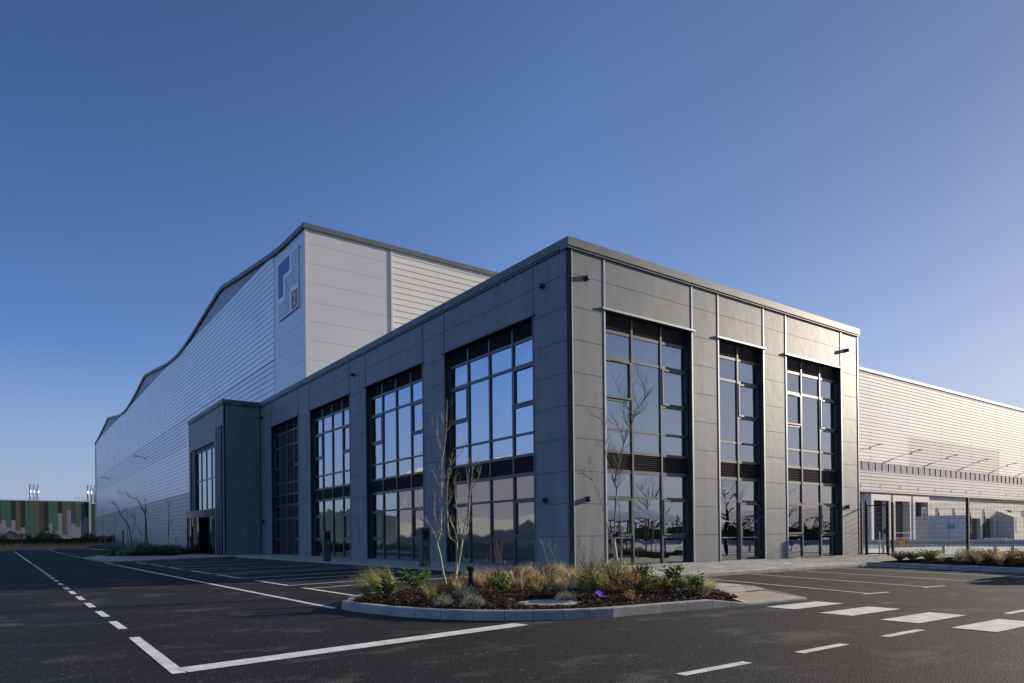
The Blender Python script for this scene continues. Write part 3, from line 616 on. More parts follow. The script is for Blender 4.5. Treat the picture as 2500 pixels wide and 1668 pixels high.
# dock shelters: white fronts with a slanted wing, dark openings, a solid black box painting the deep shade between neighbours
def shelter(x0, x1):
    yf, yb = YW-.6, YW+.39; mb = MB()
    p = [(x0+.62, 4.13), (x1, 4.13), (x1, 2.9), (x0+1.2, 2.9)]
    mb.hexa([(x, yf, z) for x, z in p]+[(x, yb, z) for x, z in p])
    mb.box(x1-.62, x1, yf, yb, 0, 2.9); mb.box(x0+.6, x1, yf-.05, yb, 4.131, 4.22)
    s = mb.build('dock_shelter', M['white'], WH)
    MB().box(x0, x0+.58, yf-.02, yb, 0, 4.2).build('recess_shade', M['black'], s); MB().box(x0+.6, x1-.64, YW-.1, YW, 0, 4.1).build('shutter', M['dark'], s)
    MB().hexa([(x0+.95, yf+.02, 0), (x0+1.2, yf+.02, 0), (x0+1.2, yf+.3, 0), (x0+.95, yf+.3, 0), (x0+1.18, yf+.02, 2.9), (x0+1.3, yf+.02, 2.9), (x0+1.3, yf+.3, 2.9), (x0+1.18, yf+.3, 2.9)]).build('seal', M['char'], s)
for x0, x1 in ((77.0, 81.0), (81.03, 85.7), (85.74, 90.45), (90.5, 95.2), (95.24, 99.9), (105.2, 109.5), (109.6, 114.2), (114.3, 118.9)): shelter(x0, x1)
mb = MB(); mb.prism([(100.6, YW-2.6), (104.3, YW-2.6), (104.3, YW+.39), (100.6, YW+.39)], 0, 3.1); mb.hexa([(100.6, YW-2.6, 3.1), (104.3, YW-2.6, 3.1), (104.3, YW+.39, 3.1), (100.6, YW+.39, 3.1), (100.6, YW-.1, 4.2), (104.3, YW-.1, 4.2), (104.3, YW+.39, 4.2), (100.6, YW+.39, 4.2)])
st = mb.build('stair_enclosure', M['flat'], WH); MB().box(101.3, 102.4, YW-2.64, YW-2.6, 1.0, 3.0).build('door', M['white'], st)
# floodlights on arms
def arm_light(F, u, z, ln=.95):
    mb = MB(); mb.tube([F(u, 0, z-.25), F(u, .35, z-.05), F(u, ln, z)], .035, 6); mb.fb(F, u-.12, u+.12, .0, .03, z-.35, z-.15); a = mb.build('floodlight', M['black'], WH)
    MB().fb(F, u-.16, u+.16, ln-.1, ln+.4, z-.02, z+.06).build('lamp_head', M['black'], a)
for u in (66.0, 76.0, 86.1, 96.0, 106.1, 116): arm_light(FW, u, 11.1)
for u in (82, 118): arm_light(FS, u, 11.7, .8)
MB().fb(FS, 101.3, 103.1, .03, -.02, .2, 2.65).build('fire_door', M['navy'], WH)
# sign with logo and the number 2
SG = thing('building_sign', (-.03, 26.7, 15.17), 'square blue and grey logo sign with red number 2 high on the warehouse corner', 'sign')
FG = lambda u, d, z: (.05-d, u, z)
MB().fb(FG, 24.84, 28.6, .005, .10, 15.17, 18.9).build('sign_panel', M['signwhite'], SG)
def flat(pts, d0, d1, name, mt):
    n = len(pts); mb = MB(); mb.add([FG(u, d0, z) for u, z in pts]+[FG(u, d1, z) for u, z in pts], [tuple(range(n)), tuple(range(n, 2*n))]+[(i, (i+1) % n, n+(i+1) % n, n+i) for i in range(n)]); return mb.build(name, M[mt], SG)
flat([(28.52, 18.78), (26.32, 18.78), (26.32, 17.84), (27.55, 17.84), (27.55, 16.57), (28.52, 16.57)], .098, .106, 'blue_emblem', 'signblue')
flat([(26.02, 18.78), (24.94, 18.78), (24.94, 16.62), (26.15, 16.62), (26.38, 16.38), (26.38, 15.25), (28.52, 15.25), (28.52, 16.28), (27.45, 16.28), (27.26, 16.5), (27.26, 17.6), (26.02, 17.6)], .098, .105, 'grey_emblem', 'signgrey')
for p, q in (((27.24, 17.45), (26.4, 16.5)), ((27.24, 16.45), (26.42, 15.35)), ((26.0, 17.5), (25.3, 16.7))): MB().tube([FG(p[0], .106, p[1]), FG(q[0], .106, q[1])], .018, 4).build('emblem_fold', M['sock'], SG)
flat([(26.06, 16.33), (24.95, 16.33), (24.95, 15.25), (26.06, 15.25)], .098, .107, 'red_square', 'red')
vs, fs = text_mesh('2', 1.0); mb = MB(); mb.add([FG(25.5-v.x, .112+v.z, 15.78+v.y) for v in vs], fs); mb.build('numeral', M['signwhite'], SG)

# ---------------------------------------------------------------- things standing about the car park
def charger(x, y, label):
    t = thing('charging_post', (x, y, 0), label, 'charging post', 'charging posts along the parking bays')
    MB().box(x-.16, x+.16, y-.11, y+.11, .03, 1.46).box(x-.2, x+.2, y-.15, y+.15, .02, .07).build('post', M['frame'], t)
    MB().box(x-.11, x+.11, y-.122, y-.109, 1.08, 1.36).build('screen', M['black'], t)
    mb = MB(); mb.tube([(x, y-.108, .9), (x, y-.135, .9)], .075, 16); mb.build('socket', M['sock'], t)
    mb = MB(); c = 18
    for i in range(c):
        a0, a1 = 6.2832*i/c, 6.2832*(i+1)/c
        mb.hexa([(x+.085*math.cos(a0), y-.109, .9+.085*math.sin(a0)), (x+.085*math.cos(a1), y-.109, .9+.085*math.sin(a1)), (x+.07*math.cos(a1), y-.109, .9+.07*math.sin(a1)), (x+.07*math.cos(a0), y-.109, .9+.07*math.sin(a0)),
                 (x+.085*math.cos(a0), y-.14, .9+.085*math.sin(a0)), (x+.085*math.cos(a1), y-.14, .9+.085*math.sin(a1)), (x+.07*math.cos(a1), y-.14, .9+.07*math.sin(a1)), (x+.07*math.cos(a0), y-.14, .9+.07*math.sin(a0))])
    mb.build('socket_ring', M['green_ring'] if y < 10 else M['sock'], t)
charger(-2.62, 4.85, 'dark charging post with green socket ring, nearer the building corner')
charger(-2.55, 14.2, 'dark charging post with grey socket ring, farther from the building corner')
# bollard light in the island
bz = isl_z(-8.1, -6.7); t = thing('bollard_light', (-8.1, -6.7, bz), 'short black bollard light standing in the planted island', 'bollard')
mb = MB(); mb.tube([(-8.1, -6.7, bz-.05), (-8.1, -6.7, bz+.30)], .047, 14); mb.build('post', M['black'], t, True)
mb = MB(); mb.tube([(-8.1, -6.7, bz+.30), (-8.1, -6.7, bz+.315), (-8.1, -6.7, bz+.36), (-8.1, -6.7, bz+.375)], [.047, .075, .075, .06], 14); mb.build('cap', M['black'], t)
# drain cover in its concrete surround
dx, dy = DX, DY; t = thing('drain_cover', (dx, dy, .145), 'round slotted metal drain cover in a concrete ring among the mulch', 'drain cover')
mb = MB(); c = 28; zt = .172
for i in range(c):
    a0, a1 = 6.2832*i/c, 6.2832*(i+1)/c; q = lambda r, a, z: (dx+r*math.cos(a), dy+r*math.sin(a), z)
    mb.hexa([q(.45, a0, .1), q(.45, a1, .1), q(.31, a1, .1), q(.31, a0, .1), q(.45, a0, zt-.012), q(.45, a1, zt-.012), q(.31, a1, zt), q(.31, a0, zt)])
mb.build('surround', M['conc'], t)
mb = MB(); mb.prism([(dx+.31*math.cos(6.2832*i/c), dy+.31*math.sin(6.2832*i/c)) for i in range(c)], .1, zt-.02)
for k in range(-11, 12):
    x = k*.026; h_ = math.sqrt(.30**2-x*x)
    for s0, s1 in ((-h_, -.012), (.012, h_)):
        if s1-s0 > .03: mb.box(dx+x-.0065, dx+x+.0065, dy+s0, dy+s1, zt-.02, zt-.002)
mb.build('grate', M['sock'], t)
mb = MB(); px, py, pz = -7.56, -9.36, isl_z(-7.56, -9.36)
mb.hexa([(-.09, -.06, .05), (.09, -.03, .03), (.08, .07, .05), (-.08, .05, .10), (-.09, -.06, .056), (.09, -.03, .036), (.08, .07, .056), (-.08, .05, .106)])
mb.add([(-.08, .05, .10), (.02, .10, .13), (.10, .09, .10), (.08, .07, .052)], [(0, 1, 2, 3)])
solo(mb, 'plastic_tag', M['purple'], (px, py, pz), 'crumpled purple plastic tag lying at the front of the island planting', 'tag', recalc=False)

# ---------------------------------------------------------------- bare trees
def tree(name, base, lines, r, label, cat, bark, tw, group=None, seed=0, twigs=5, tl=.45, fade=.35, mids=True, buds=None):
    rnd = random.Random(seed); t = thing(name, base, label, cat, group); B = Vector(base)
    tr, br = MB(), MB()
    for li, Ls in enumerate(lines):
        P = [B+Vector(p)+Vector((rnd.uniform(-.02, .02), rnd.uniform(-.02, .02), 0)) for p in Ls]
        if li and not Ls[0][2] < .3:
            pass
        n = len(P); big = P[0].z-B.z < .5
        ra = r*(1 if big else .5); rs = [ra*(1-(1-fade*.5)*i/(n-1)) for i in range(n)]
        # smooth the polyline once
        Q, q = [], []
        for i in range(n-1):
            p0, p1, p2, p3 = P[max(i-1, 0)], P[i], P[i+1], P[min(i+2, n-1)]
            for s in (0, .33, .66):
                a = p1; Q.append(.5*((2*p1)+(p2-p0)*s+(2*p0-5*p1+4*p2-p3)*s*s+(3*p1-p0-3*p2+p3)*s**3)); q.append(rs[i]+(rs[i+1]-rs[i])*s)
        Q.append(P[-1]); q.append(rs[-1]*.6)
        (tr if big else br).tube(Q, q, 6 if big else 5)
        # side twigs
        tot = len(Q)
        for k in range(twigs*(n-1)):
            i = rnd.randrange(int(tot*.28) if big else 1, tot); p = Q[i]; d = (Q[min(i+1, tot-1)]-Q[max(i-1, 0)]).normalized()
            side = Vector((rnd.uniform(-1, 1), rnd.uniform(-1, 1), rnd.uniform(-.1, .5))); dir = (d*.55+side*.75).normalized(); ln = tl*rnd.uniform(.35, 1.15)
            pts = [p]; 
            for s in range(3): dir = (dir+Vector((rnd.uniform(-.22, .22), rnd.uniform(-.22, .22), .16))).normalized(); pts.append(pts[-1]+dir*ln/3)
            rr = min(q[i]*.55, .0065); br.tube(pts, [rr, rr*.75, rr*.55, rr*.35], 3, False)
            for s in (1, 2):
                if rnd.random() < .75:
                    d2 = (dir+Vector((rnd.uniform(-.8, .8), rnd.uniform(-.8, .8), rnd.uniform(-.1, .5)))).normalized(); a = pts[s]; br.tube([a, a+d2*ln*.28, a+d2*ln*.5+Vector((0, 0, .03))], [rr*.55, rr*.42, rr*.25], 3, False)
    tr.build('trunk', bark, t, True); br.build('branches', tw, t, False, recalc=False)
    return t
T1 = [[(-.19,.12,.0),(-.25,.15,.28),(-.3,.18,.64),(-.33,.2,.89),(-.3,.18,1.08),(-.29,.18,1.42),(-.27,.16,1.8),(-.26,.16,2.21),(-.24,.14,2.52),(-.2,.12,2.73),(-.18,.11,3.14),(-.16,.1,3.81)],[(-.24,.14,2.55),(-.28,.17,2.88),(-.31,.19,3.04),(-.4,.25,3.31)],[(-.31,.19,3.06),(-.32,.2,3.6)],[(-.19,.12,3.19),(-.26,.16,3.61)],[(-.33,.2,.89),(-.36,.22,1.08),(-.37,.23,1.52),(-.36,.22,1.93),(-.33,.2,2.19)],[(-.36,.22,.93),(-.43,.26,1.16),(-.53,.32,1.32),(-.61,.37,1.37),(-.63,.38,1.68)],
[(-.08,.05,.0),(-.01,.01,.38),(.01,0,.87),(-.14,.09,1.0),(-.18,.11,1.52),(-.18,.11,1.78),(-.14,.08,2.32),(-.06,.04,2.5),(.15,-.09,2.83)],[(.01,0,.88),(-.06,.04,1.18),(-.13,.08,1.41),(-.17,.11,1.7)],
[(-.07,.04,.0),(.03,-.02,.51),(.1,-.06,.9),(.17,-.1,1.08),(.23,-.14,1.51),(.24,-.15,1.93),(.27,-.16,2.24),(.29,-.18,2.57)],[(.09,-.05,.92),(.14,-.08,1.18),(.17,-.1,1.38),(.22,-.13,1.51)],[(.05,-.03,.97),(.02,-.01,1.41),(0,0,1.85),(-.03,.02,2.14),(0,0,2.37)],[(.24,-.15,1.95),(.19,-.11,2.19),(.18,-.11,2.5)],[(-.26,.16,2.11),(-.14,.09,2.24),(-.08,.05,2.39)],[(-.27,.16,1.8),(-.32,.19,2.03),(-.39,.24,2.32),(-.49,.3,2.37)],[(.24,-.15,1.93),(.38,-.23,2.18),(.4,-.24,2.34)]]
tree('bare_tree', (-7.1, -4.62, .12), T1, .027, 'multi stemmed bare young tree with yellowish bark at the back of the island', 'tree', M['bark'], M['bark'], None, 5, 3, .30)
T2 = [[(.03,-.03,0),(.02,-.02,.94),(.03,-.03,1.75),(.03,-.03,2.14),(.02,-.02,2.31),(.07,-.07,2.6),(.16,-.16,3.15),(.26,-.25,3.5),(.33,-.32,3.72),(.4,-.39,3.91),(.49,-.48,4.17),(.55,-.54,4.62)],[(.01,-.01,2.34),(-.07,.07,2.67),(-.14,.13,3.13),(-.15,.15,3.52),(-.21,.21,3.72),(-.38,.37,3.81)],[(.02,-.02,.78),(-.07,.07,1.07),(-.13,.12,1.5),(-.22,.21,1.99),(-.32,.31,2.32),(-.38,.38,2.68),(-.39,.39,2.88)],[(-.33,.32,2.34),(-.49,.48,2.49),(-.61,.59,2.51)],[(.1,-.1,.0),(.11,-.11,1.1),(.1,-.1,1.59),(.04,-.04,1.98)],[(.33,-.32,3.72),(.24,-.23,3.92),(.17,-.17,4.12),(.05,-.05,4.52),(-.01,.01,4.69)],[(.26,-.25,3.5),(.18,-.17,3.7),(.16,-.15,4.02),(.06,-.06,4.26)],[(.4,-.39,3.91),(.34,-.33,4.18),(.3,-.29,4.5),(.27,-.26,4.7)],[(.16,-.16,3.15),(.13,-.13,3.38),(.03,-.03,3.64),(-.04,.04,3.87)],[(.07,-.07,2.6),(0,0,2.86),(-.07,.07,3.06),(-.09,.09,3.26)],[(.49,-.48,4.17),(.47,-.46,4.43),(.4,-.39,4.66),(.38,-.37,4.79)],[(.35,-.34,3.76),(.49,-.48,3.88),(.51,-.5,4.01)],[(.47,-.46,4.11),(.57,-.56,4.26),(.59,-.57,4.36)]]
tree('bare_tree', (-3.6, -5.6, .0), T2, .022, 'slender bare young birch tied to a thick leaning timber stake', 'tree', M['bark2'], M['twig'], None, 9, 5, .42)
mb = MB(); mb.tube([(.0, .0, -.1), (-.05, .05, .55), (-.105, .105, 1.16)], .046, 10); solo(mb, 'timber_stake', M['stake'], (-3.53, -5.67, .02), 'thick pale leaning timber stake holding the slender birch', 'stake', smooth=False)
mb = MB(); mb.tube([(0, 0, 0), (.05, -.05, .01), (.10, -.10, .03)], [.06, .035, .04], 8); solo(mb, 'tree_tie', M['black'], (-3.63, -5.57, 1.1), 'black rubber strap tying the birch to its stake', 'strap')
A_ = [[(-.94,.14,0),(-1.12,.17,1.28),(-1.25,.19,2.07),(-1.47,.22,2.44),(-1.76,.26,2.89),(-1.98,.3,3.45),(-2.17,.32,3.75),(-2.3,.34,3.89)],[(-1.76,.26,2.93),(-1.63,.24,3.23),(-1.46,.22,3.34)],[(-.99,.15,1.47),(-.79,.12,2.59),(-.82,.12,3.01)],[(-.79,.12,2.59),(-.92,.14,2.78),(-1.05,.16,2.97)],[(-2.17,.32,3.75),(-2.5,.3,3.9),(-2.75,.3,3.8)]]
B_ = [[(-.68,.11,0),(-.73,.12,2.01),(-.82,.13,2.91),(-.98,.16,3.32),(-1.17,.19,3.8),(-1.27,.21,4.02),(-1.49,.24,4.19),(-1.81,.29,4.31),(-2.1,.34,4.57),(-2.67,.43,4.67)],[(-.86,.14,0),(-.81,.13,2.76),(-.83,.13,4.44)],[(-.82,.13,2.98),(-.76,.12,3.21),(-.77,.12,3.43)],[(-1.03,.17,1.2),(-1.38,.22,2.05),(-1.54,.25,2.17)]]
gt = 'young bare trees in front of the silver side wall'
tree('bare_tree', (-5.2, 46, .2), A_, .05, 'leaning bare tree bending left with a dark tuft at its tip', 'tree', M['twig'], M['twig'], gt, 1, 4, .5)
tree('bare_tree', (-4.6, 45, .2), B_, .05, 'tall bare tree with two stems and a long bough drooping left', 'tree', M['twig'], M['twig'], gt, 2, 4, .45)
tree('bare_tree', (-2.9, 50, .2), [[(0,0,0),(.04,0,2.49),(.07,0,3.72),(-.05,0,4.25)],[(.02,0,2.08),(.18,0,2.25),(.3,0,2.74)]], .04, 'straight thin bare tree nearest the entrance, between two short stakes', 'tree', M['twig'], M['twig'], gt, 3, 5, .5)
for x, y, h_, lb in ((-4.0, 66, 4.3, 'thin bare whip of a tree behind the leaning tree'), (-3.1, 84, 4.5, 'thin bare whip of a tree beside the blue fire door'), (-2.4, 104, 4.6, 'thin bare whip of a tree closest to the far warehouse corner')):
    tree('bare_tree', (x, y, .14), [[(0,0,0),(.02,0,h_*.5),(.05,0,h_)]], .035, lb, 'tree', M['twig'], M['twig'], gt, int(y), 8, .5)
def stakes(x, y, lab):
    for k, s in enumerate((-.28, .28)):
        mb = MB(); mb.tube([(0, 0, 0), (0, 0, 1.25)], .045, 8)
        solo(mb, 'timber_stake', M['stake'], (x+s, y+.1*s, .1), ('left short stake ' if s < 0 else 'right short stake ')+lab, 'stake', 'short stakes by the far trees')
stakes(-2.6, 50, 'by the tree nearest the entrance'); stakes(-5.55, 45.2, 'by the tree with the drooping bough'); stakes(-6.2, 46.3, 'by the leaning tree'); stakes(-3.1, 84, 'by the whip near the blue door'); stakes(-2.4, 104, 'by the whip near the far corner')

# ---------------------------------------------------------------- plants
def pl_grass(seed, n, h, spread, lean=(0, 0), wd=.0035, droop=.7):
    rnd = random.Random(seed); mb = MB()
    for _ in range(n):
        a = rnd.uniform(0, 6.283); r = rnd.uniform(0, .05); l_ = h*rnd.uniform(.55, 1.1); out = spread*rnd.uniform(.2, 1.0)
        p = [Vector((math.cos(a)*r, math.sin(a)*r, 0))]; d = Vector((math.cos(a)*out+lean[0]*rnd.uniform(.5, 1.2), math.sin(a)*out+lean[1]*rnd.uniform(.5, 1.2), 0)); s_ = 5
        for i in range(1, s_+1):
            f = i/s_; p.append(p[0]+d*f**1.5*l_+Vector((0, 0, l_*(f-droop*.55*f*f*min(1, d.length)))))
        sd = Vector((-math.sin(a), math.cos(a), 0))*wd*rnd.uniform(.6, 1.3)
        vs = []
        for i, q in enumerate(p): k = 1-i/s_*.85; vs += [q-sd*k, q+sd*k]
        mb.add(vs, [(2*i, 2*i+1, 2*i+3, 2*i+2) for i in range(s_)])
    return mb
def leafquad(mb, p, d, ln, wd, rnd):
    d = d.normalized(); s = d.cross(Vector((rnd.uniform(-1, 1), rnd.uniform(-1, 1), rnd.uniform(-1, 1))))
    if s.length < .05: s = d.cross(Vector((0, 0, 1)))
    s = s.normalized()*wd*.5; n = d.cross(s).normalized()*ln*.08
    mb.add([p, p+d*ln*.45-s+n, p+d*ln, p+d*ln*.45+s+n], [(0, 1, 2, 3)])
def pl_mound(seed, n, r, h, ln, wd, up_=.6):
    rnd = random.Random(seed); mb = MB()
    for _ in range(n):
        a = rnd.uniform(0, 6.283); e = rnd.random()**.7; ph = math.acos(1-e) ; k = rnd.uniform(.72, 1.04)*(1+.16*math.sin(a*3+seed)+.1*math.sin(a*7))
        o = Vector((math.sin(ph)*math.cos(a), math.sin(ph)*math.sin(a), math.cos(ph))); p = Vector((o.x*r*k, o.y*r*k, max(.0, o.z*h*k)))
        leafquad(mb, p, o+Vector((rnd.uniform(-.7, .7), rnd.uniform(-.7, .7), up_)), ln*rnd.uniform(.7, 1.3), wd*rnd.uniform(.7, 1.2), rnd)
    return mb
def pl_shrub(seed, stems, h, spread, ln, wd, per=9, r=.005):
    """woody stems carrying leaves; returns (stems, leaves)"""
    rnd = random.Random(seed); st, lf = MB(), MB()
    for _ in range(stems):
        a = rnd.uniform(0, 6.283); out = spread*rnd.uniform(.15, 1); hh = h*rnd.uniform(.55, 1.05); e = Vector((math.cos(a)*out, math.sin(a)*out, hh)); mpt = e*.5+Vector((rnd.uniform(-.03, .03), rnd.uniform(-.03, .03), hh*.1))
        st.tube([(0, 0, 0), mpt, e], [r, r*.8, r*.5], 4, False)
        for k in range(per):
            f = rnd.uniform(.3, 1.0); p = mpt*(2*f) if f < .5 else mpt+(e-mpt)*(2*f-1); b = rnd.uniform(0, 6.283)
            leafquad(lf, p, Vector((math.cos(b), math.sin(b), rnd.uniform(-.2, .8))), ln*rnd.uniform(.6, 1.2), wd*rnd.uniform(.7, 1.2), rnd)
    return st, lf
def pl_twigs(seed, stems, h, spread, r=.004):
    rnd = random.Random(seed); mb = MB()
    for _ in range(stems):
        a = rnd.uniform(0, 6.283); out = spread*rnd.uniform(.1, 1); hh = h*rnd.uniform(.5, 1.05); e = Vector((math.cos(a)*out, math.sin(a)*out, hh)); mpt = e*.5+Vector((rnd.uniform(-.04, .04), rnd.uniform(-.04, .04), 0))
        mb.tube([(0, 0, 0), mpt, e], [r, r*.8, r*.4], 4, False)
        for k in range(4):
            f = rnd.uniform(.45, .95); p = mpt+(e-mpt)*(2*f-1) if f > .5 else mpt*(2*f); d = Vector((rnd.uniform(-.7, .7), rnd.uniform(-.7, .7), 1)).normalized()*hh*rnd.uniform(.12, .3)
            mb.tube([p, p+d], [r*.55, r*.3], 3, False)
    return mb
LIB = {}
def lib(key, fn):
    """one mesh per kind and variant, kept as a data block to be shared"""
    if key not in LIB:
        o = fn(); LIB[key] = o.data; bpy.data.objects.remove(o)
    return LIB[key]
def put(name, key, fn, x, y, z, s, rot, label, cat, group):
    o = bpy.data.objects.new(name, lib(key, fn)); COL.objects.link(o); o.location = (x, y, z); o.scale = (s, s, s*random.uniform(.9, 1.1)); o.rotation_euler = (0, 0, rot)
    return tag(o, label, cat, group)
rot = lambda: random.uniform(0, 6.28)
def shrub(name, x, y, z, seed, stems, h, spread, ln, wd, per, leaf, label, cat, group=None, wood='twig'):
    t = thing(name, (x, y, z), label, cat, group); st, lf = pl_shrub(seed, stems, h, spread, ln, wd, per)
    o = st.build('stems', M[wood], None, recalc=False); o.parent = t; o = lf.build('leaves', M[leaf], None, recalc=False); o.parent = t
    return t
gi = 'grass tufts in the planted island'; wind = (-.75, .15)
put('grass_tuft', 'wg', lambda: pl_grass(1, 240, .48, .30, wind, .0032).build('g', M['greengrass'], recalc=False), -10.0, -6.75, isl_z(-10, -6.75), 1, 0, 'feathery green grass blown to the left at the island tip', 'grass', gi)
put('grass_tuft', 'wg', None, -9.62, -6.35, isl_z(-9.62, -6.35), 1.12, .3, 'feathery green grass behind the broad leaved plant at the left end', 'grass', gi)
put('grass_tuft', 'wg', None, -9.2, -6.0, isl_z(-9.2, -6), 1.1, -.2, 'feathery green grass between two broad leaved plants, farthest back at the left end', 'grass', gi)
put('grass_tuft', 'yg', lambda: pl_grass(2, 90, .34, .75, (-.3, 0), .004).build('g', M['greengrass'], recalc=False), -9.5, -7.8, isl_z(-9.5, -7.8), 1, 0, 'small yellow green spiky grass left of the grey mounds', 'grass', gi)
put('grass_tuft', 'tg', lambda: pl_grass(3, 150, .36, .6, (-.1, 0), .004).build('g', M['blonde'], recalc=False), -8.65, -7.15, isl_z(-8.65, -7.15), .7, 0, 'small straw coloured grass behind the grey mounds', 'grass', gi)
for i, (x, y, s) in enumerate(((-7.75, -6.3, .95), (-7.25, -6.05, .95), (-7.05, -6.45, .8), (-6.5, -6.1, 1.0), (-5.3, -5.75, 1.0), (-5.65, -6.15, .95), (-5.05, -5.35, 1.0), (-4.55, -7.15, 1.0), (-4.85, -7.45, 1.1), (-5.9, -6.9, 1.0), (-5.4, -7.8, 1.1), (-6.3, -7.3, .9), (-4.25, -6.1, 1.1), (-6.0, -5.6, 1.0))):
    put('grass_tuft', 'bg%d' % (i % 3), lambda i=i: pl_grass(10+i, 260, .40, .75, (-.18, 0), .0036, .9).build('g', M['blonde'], recalc=False), x, y, isl_z(x, y), s, rot(), 'arching straw coloured grass tuft in the middle and right of the island', 'grass', 'arching straw grasses of the island')
put('grass_tuft', 'rg', lambda: pl_grass(31, 420, .42, .45, (.55, -.35), .003, 1.1).build('g', M['blonde'], recalc=False), -5.75, -10.02+.25, isl_z(-5.75, -9.77), 1, 0, 'dense blonde grass drooping to the right over the paving edge', 'grass', gi)
for i, (x, y, s, lb) in enumerate(((-9.55, -8.22, .92, 'leftmost of the three grey leaved mounds left of the drain cover'), (-9.0, -7.95, 1.1, 'rear one of the three grey leaved mounds left of the drain cover'), (-9.32, -8.62, 1.05, 'front one of the three grey leaved mounds left of the drain cover'), (-7.9, -8.95, 1.0, 'grey leaved mound right behind the drain cover'), (-7.15, -8.2, 1.25, 'grey leaved mound behind the purple tag'), (-4.75, -7.95, 1.1, 'grey leaved mound at the right, behind the orange leaved shrub'))):
    put('grey_mound', 'lav%d' % (i % 3), lambda i=i: pl_mound(40+i, 1500, .19, .20, .035, .006, .8).build('l', M['lav'], recalc=False), x, y, isl_z(x, y)-.02, s*.8, rot(), lb, 'plant', 'grey leaved mounds of the island')
shrub('broadleaf_plant', -9.75, -6.95, isl_z(-9.75, -6.95), 50, 9, .34, .22, .16, .04, 10, 'ever', 'drooping broad leaved plant nearest the left tip of the island', 'plant')
shrub('broadleaf_plant', -9.25, -6.85, isl_z(-9.25, -6.85), 51, 12, .42, .26, .13, .045, 12, 'ever', 'bushy broad leaved plant with a white flower head left of the trees', 'plant')
shrub('broadleaf_plant', -5.95, -9.35, isl_z(-5.95, -9.35), 52, 9, .42, .22, .12, .065, 9, 'ever', 'dark glossy shrub with upright leaves by the right kerb, left one of the pair', 'shrub')
shrub('broadleaf_plant', -5.62, -9.55, isl_z(-5.62, -9.55), 53, 7, .34, .20, .12, .062, 8, 'ever', 'dark glossy shrub with upright leaves, right one of the pair next to the blonde grass', 'shrub')
shrub('leafy_shrub', -8.42, -8.1, isl_z(-8.42, -8.1), 54, 16, .30, .19, .05, .026, 26, 'lime', 'lime green small leaved shrub behind the drain cover', 'shrub')
shrub('leafy_shrub', -7.1, -8.75, isl_z(-7.1, -8.75), 55, 22, .40, .30, .045, .02, 30, 'lime', 'loose green shrub just behind the purple tag', 'shrub')
shrub('leafy_shrub', -6.45, -8.5, isl_z(-6.45, -8.5), 56, 26, .46, .34, .042, .017, 30, 'lime', 'loose green shrub in front of the leaning stake', 'shrub')
shrub('leafy_shrub', -5.5, -6.85, isl_z(-5.5, -6.85), 57, 26, .50, .30, .035, .018, 26, 'rust', 'brown leaved twiggy shrub left of the leaning stake', 'shrub', wood='redtwig')
shrub('leafy_shrub', -5.75, -7.55, isl_z(-5.75, -7.55), 58, 26, .45, .34, .04, .018, 30, 'rust', 'green and brown small leaved shrub in the centre of the island', 'shrub')
shrub('leafy_shrub', -5.2, -7.9, isl_z(-5.2, -7.9), 59, 26, .40, .30, .045, .022, 30, 'ever', 'dark green small leaved shrub right of the leaning stake', 'shrub')
shrub('leafy_shrub', -6.4, -9.0, isl_z(-6.4, -9.0), 60, 26, .27, .34, .045, .022, 34, 'orange', 'low orange leaved shrub near the right kerb', 'shrub')
shrub('leafy_shrub', -6.15, -9.35, isl_z(-6.15, -9.35), 61, 16, .22, .22, .045, .022, 30, 'orange', 'smaller low orange leaved shrub touching the glossy shrub', 'shrub')
shrub('leafy_shrub', -7.6, -6.75, isl_z(-7.6, -6.75), 62, 22, .34, .24, .032, .016, 26, 'lime', 'olive green shrub beside the straw grass behind the bollard', 'shrub')
shrub('leafy_shrub', -7.3, -6.95, isl_z(-7.3, -6.95), 63, 24, .36, .26, .04, .018, 26, 'rust', 'brownish green shrub at the middle back of the island', 'shrub')
shrub('leafy_shrub', -6.3, -6.5, isl_z(-6.3, -6.5), 64, 24, .36, .3, .036, .016, 26, 'rust', 'rusty small leaved shrub between the straw grasses', 'shrub')
shrub('leafy_shrub', -7.2, -9.62, isl_z(-7.2, -9.62), 65, 9, .16, .18, .04, .018, 14, 'rust', 'tiny reddish shrub in the mulch right of the purple tag', 'shrub', wood='redtwig')
for i, (x, y, h_, mt, lb) in enumerate(((-8.35, -7.45, .62, 'redtwig', 'reddish bare twig shrub right of the bollard light'), (-7.9, -7.3, .85, 'redtwig', 'taller red bare twig shrub behind the lime green shrub'), (-7.8, -7.75, .42, 'tan', 'pale dry stems leaning left behind the drain cover'), (-7.55, -8.15, .5, 'tan', 'pale dry stems fanning out right of the drain cover'), (-5.3, -6.25, .95, 'twig', 'dark bare twigs standing left of the leaning stake'), (-5.9, -6.2, .9, 'tan', 'tan bare twigs rising before the building corner'), (-4.85, -7.35, .95, 'redtwig', 'single reddish twig rising right of the birch'), (-5.0, -6.35, .8, 'twig', 'dark bare twigs with seed heads just beside the leaning stake'), (-8.7, -6.25, .5, 'lime', 'thin green sprigs at the back, by the stems of the multi stemmed tree'), (-8.15, -6.55, .5, 'lime', 'thin green sprig right behind the bollard light'))):
    mb = pl_twigs(70+i, 3 if 'single' in lb else 8, h_, .30*h_ if i not in (2, 3) else .6*h_, .0042)
    solo(mb, 'twig_shrub', M[mt], (x, y, isl_z(x, y)), lb, 'shrub', recalc=False)
rnd = random.Random(77); kinds = (('blonde', 'straw coloured'), ('lime', 'olive green'), ('rust', 'brown and green'), ('greengrass', 'green and tan'), ('ever', 'dark green'))
fill = 0
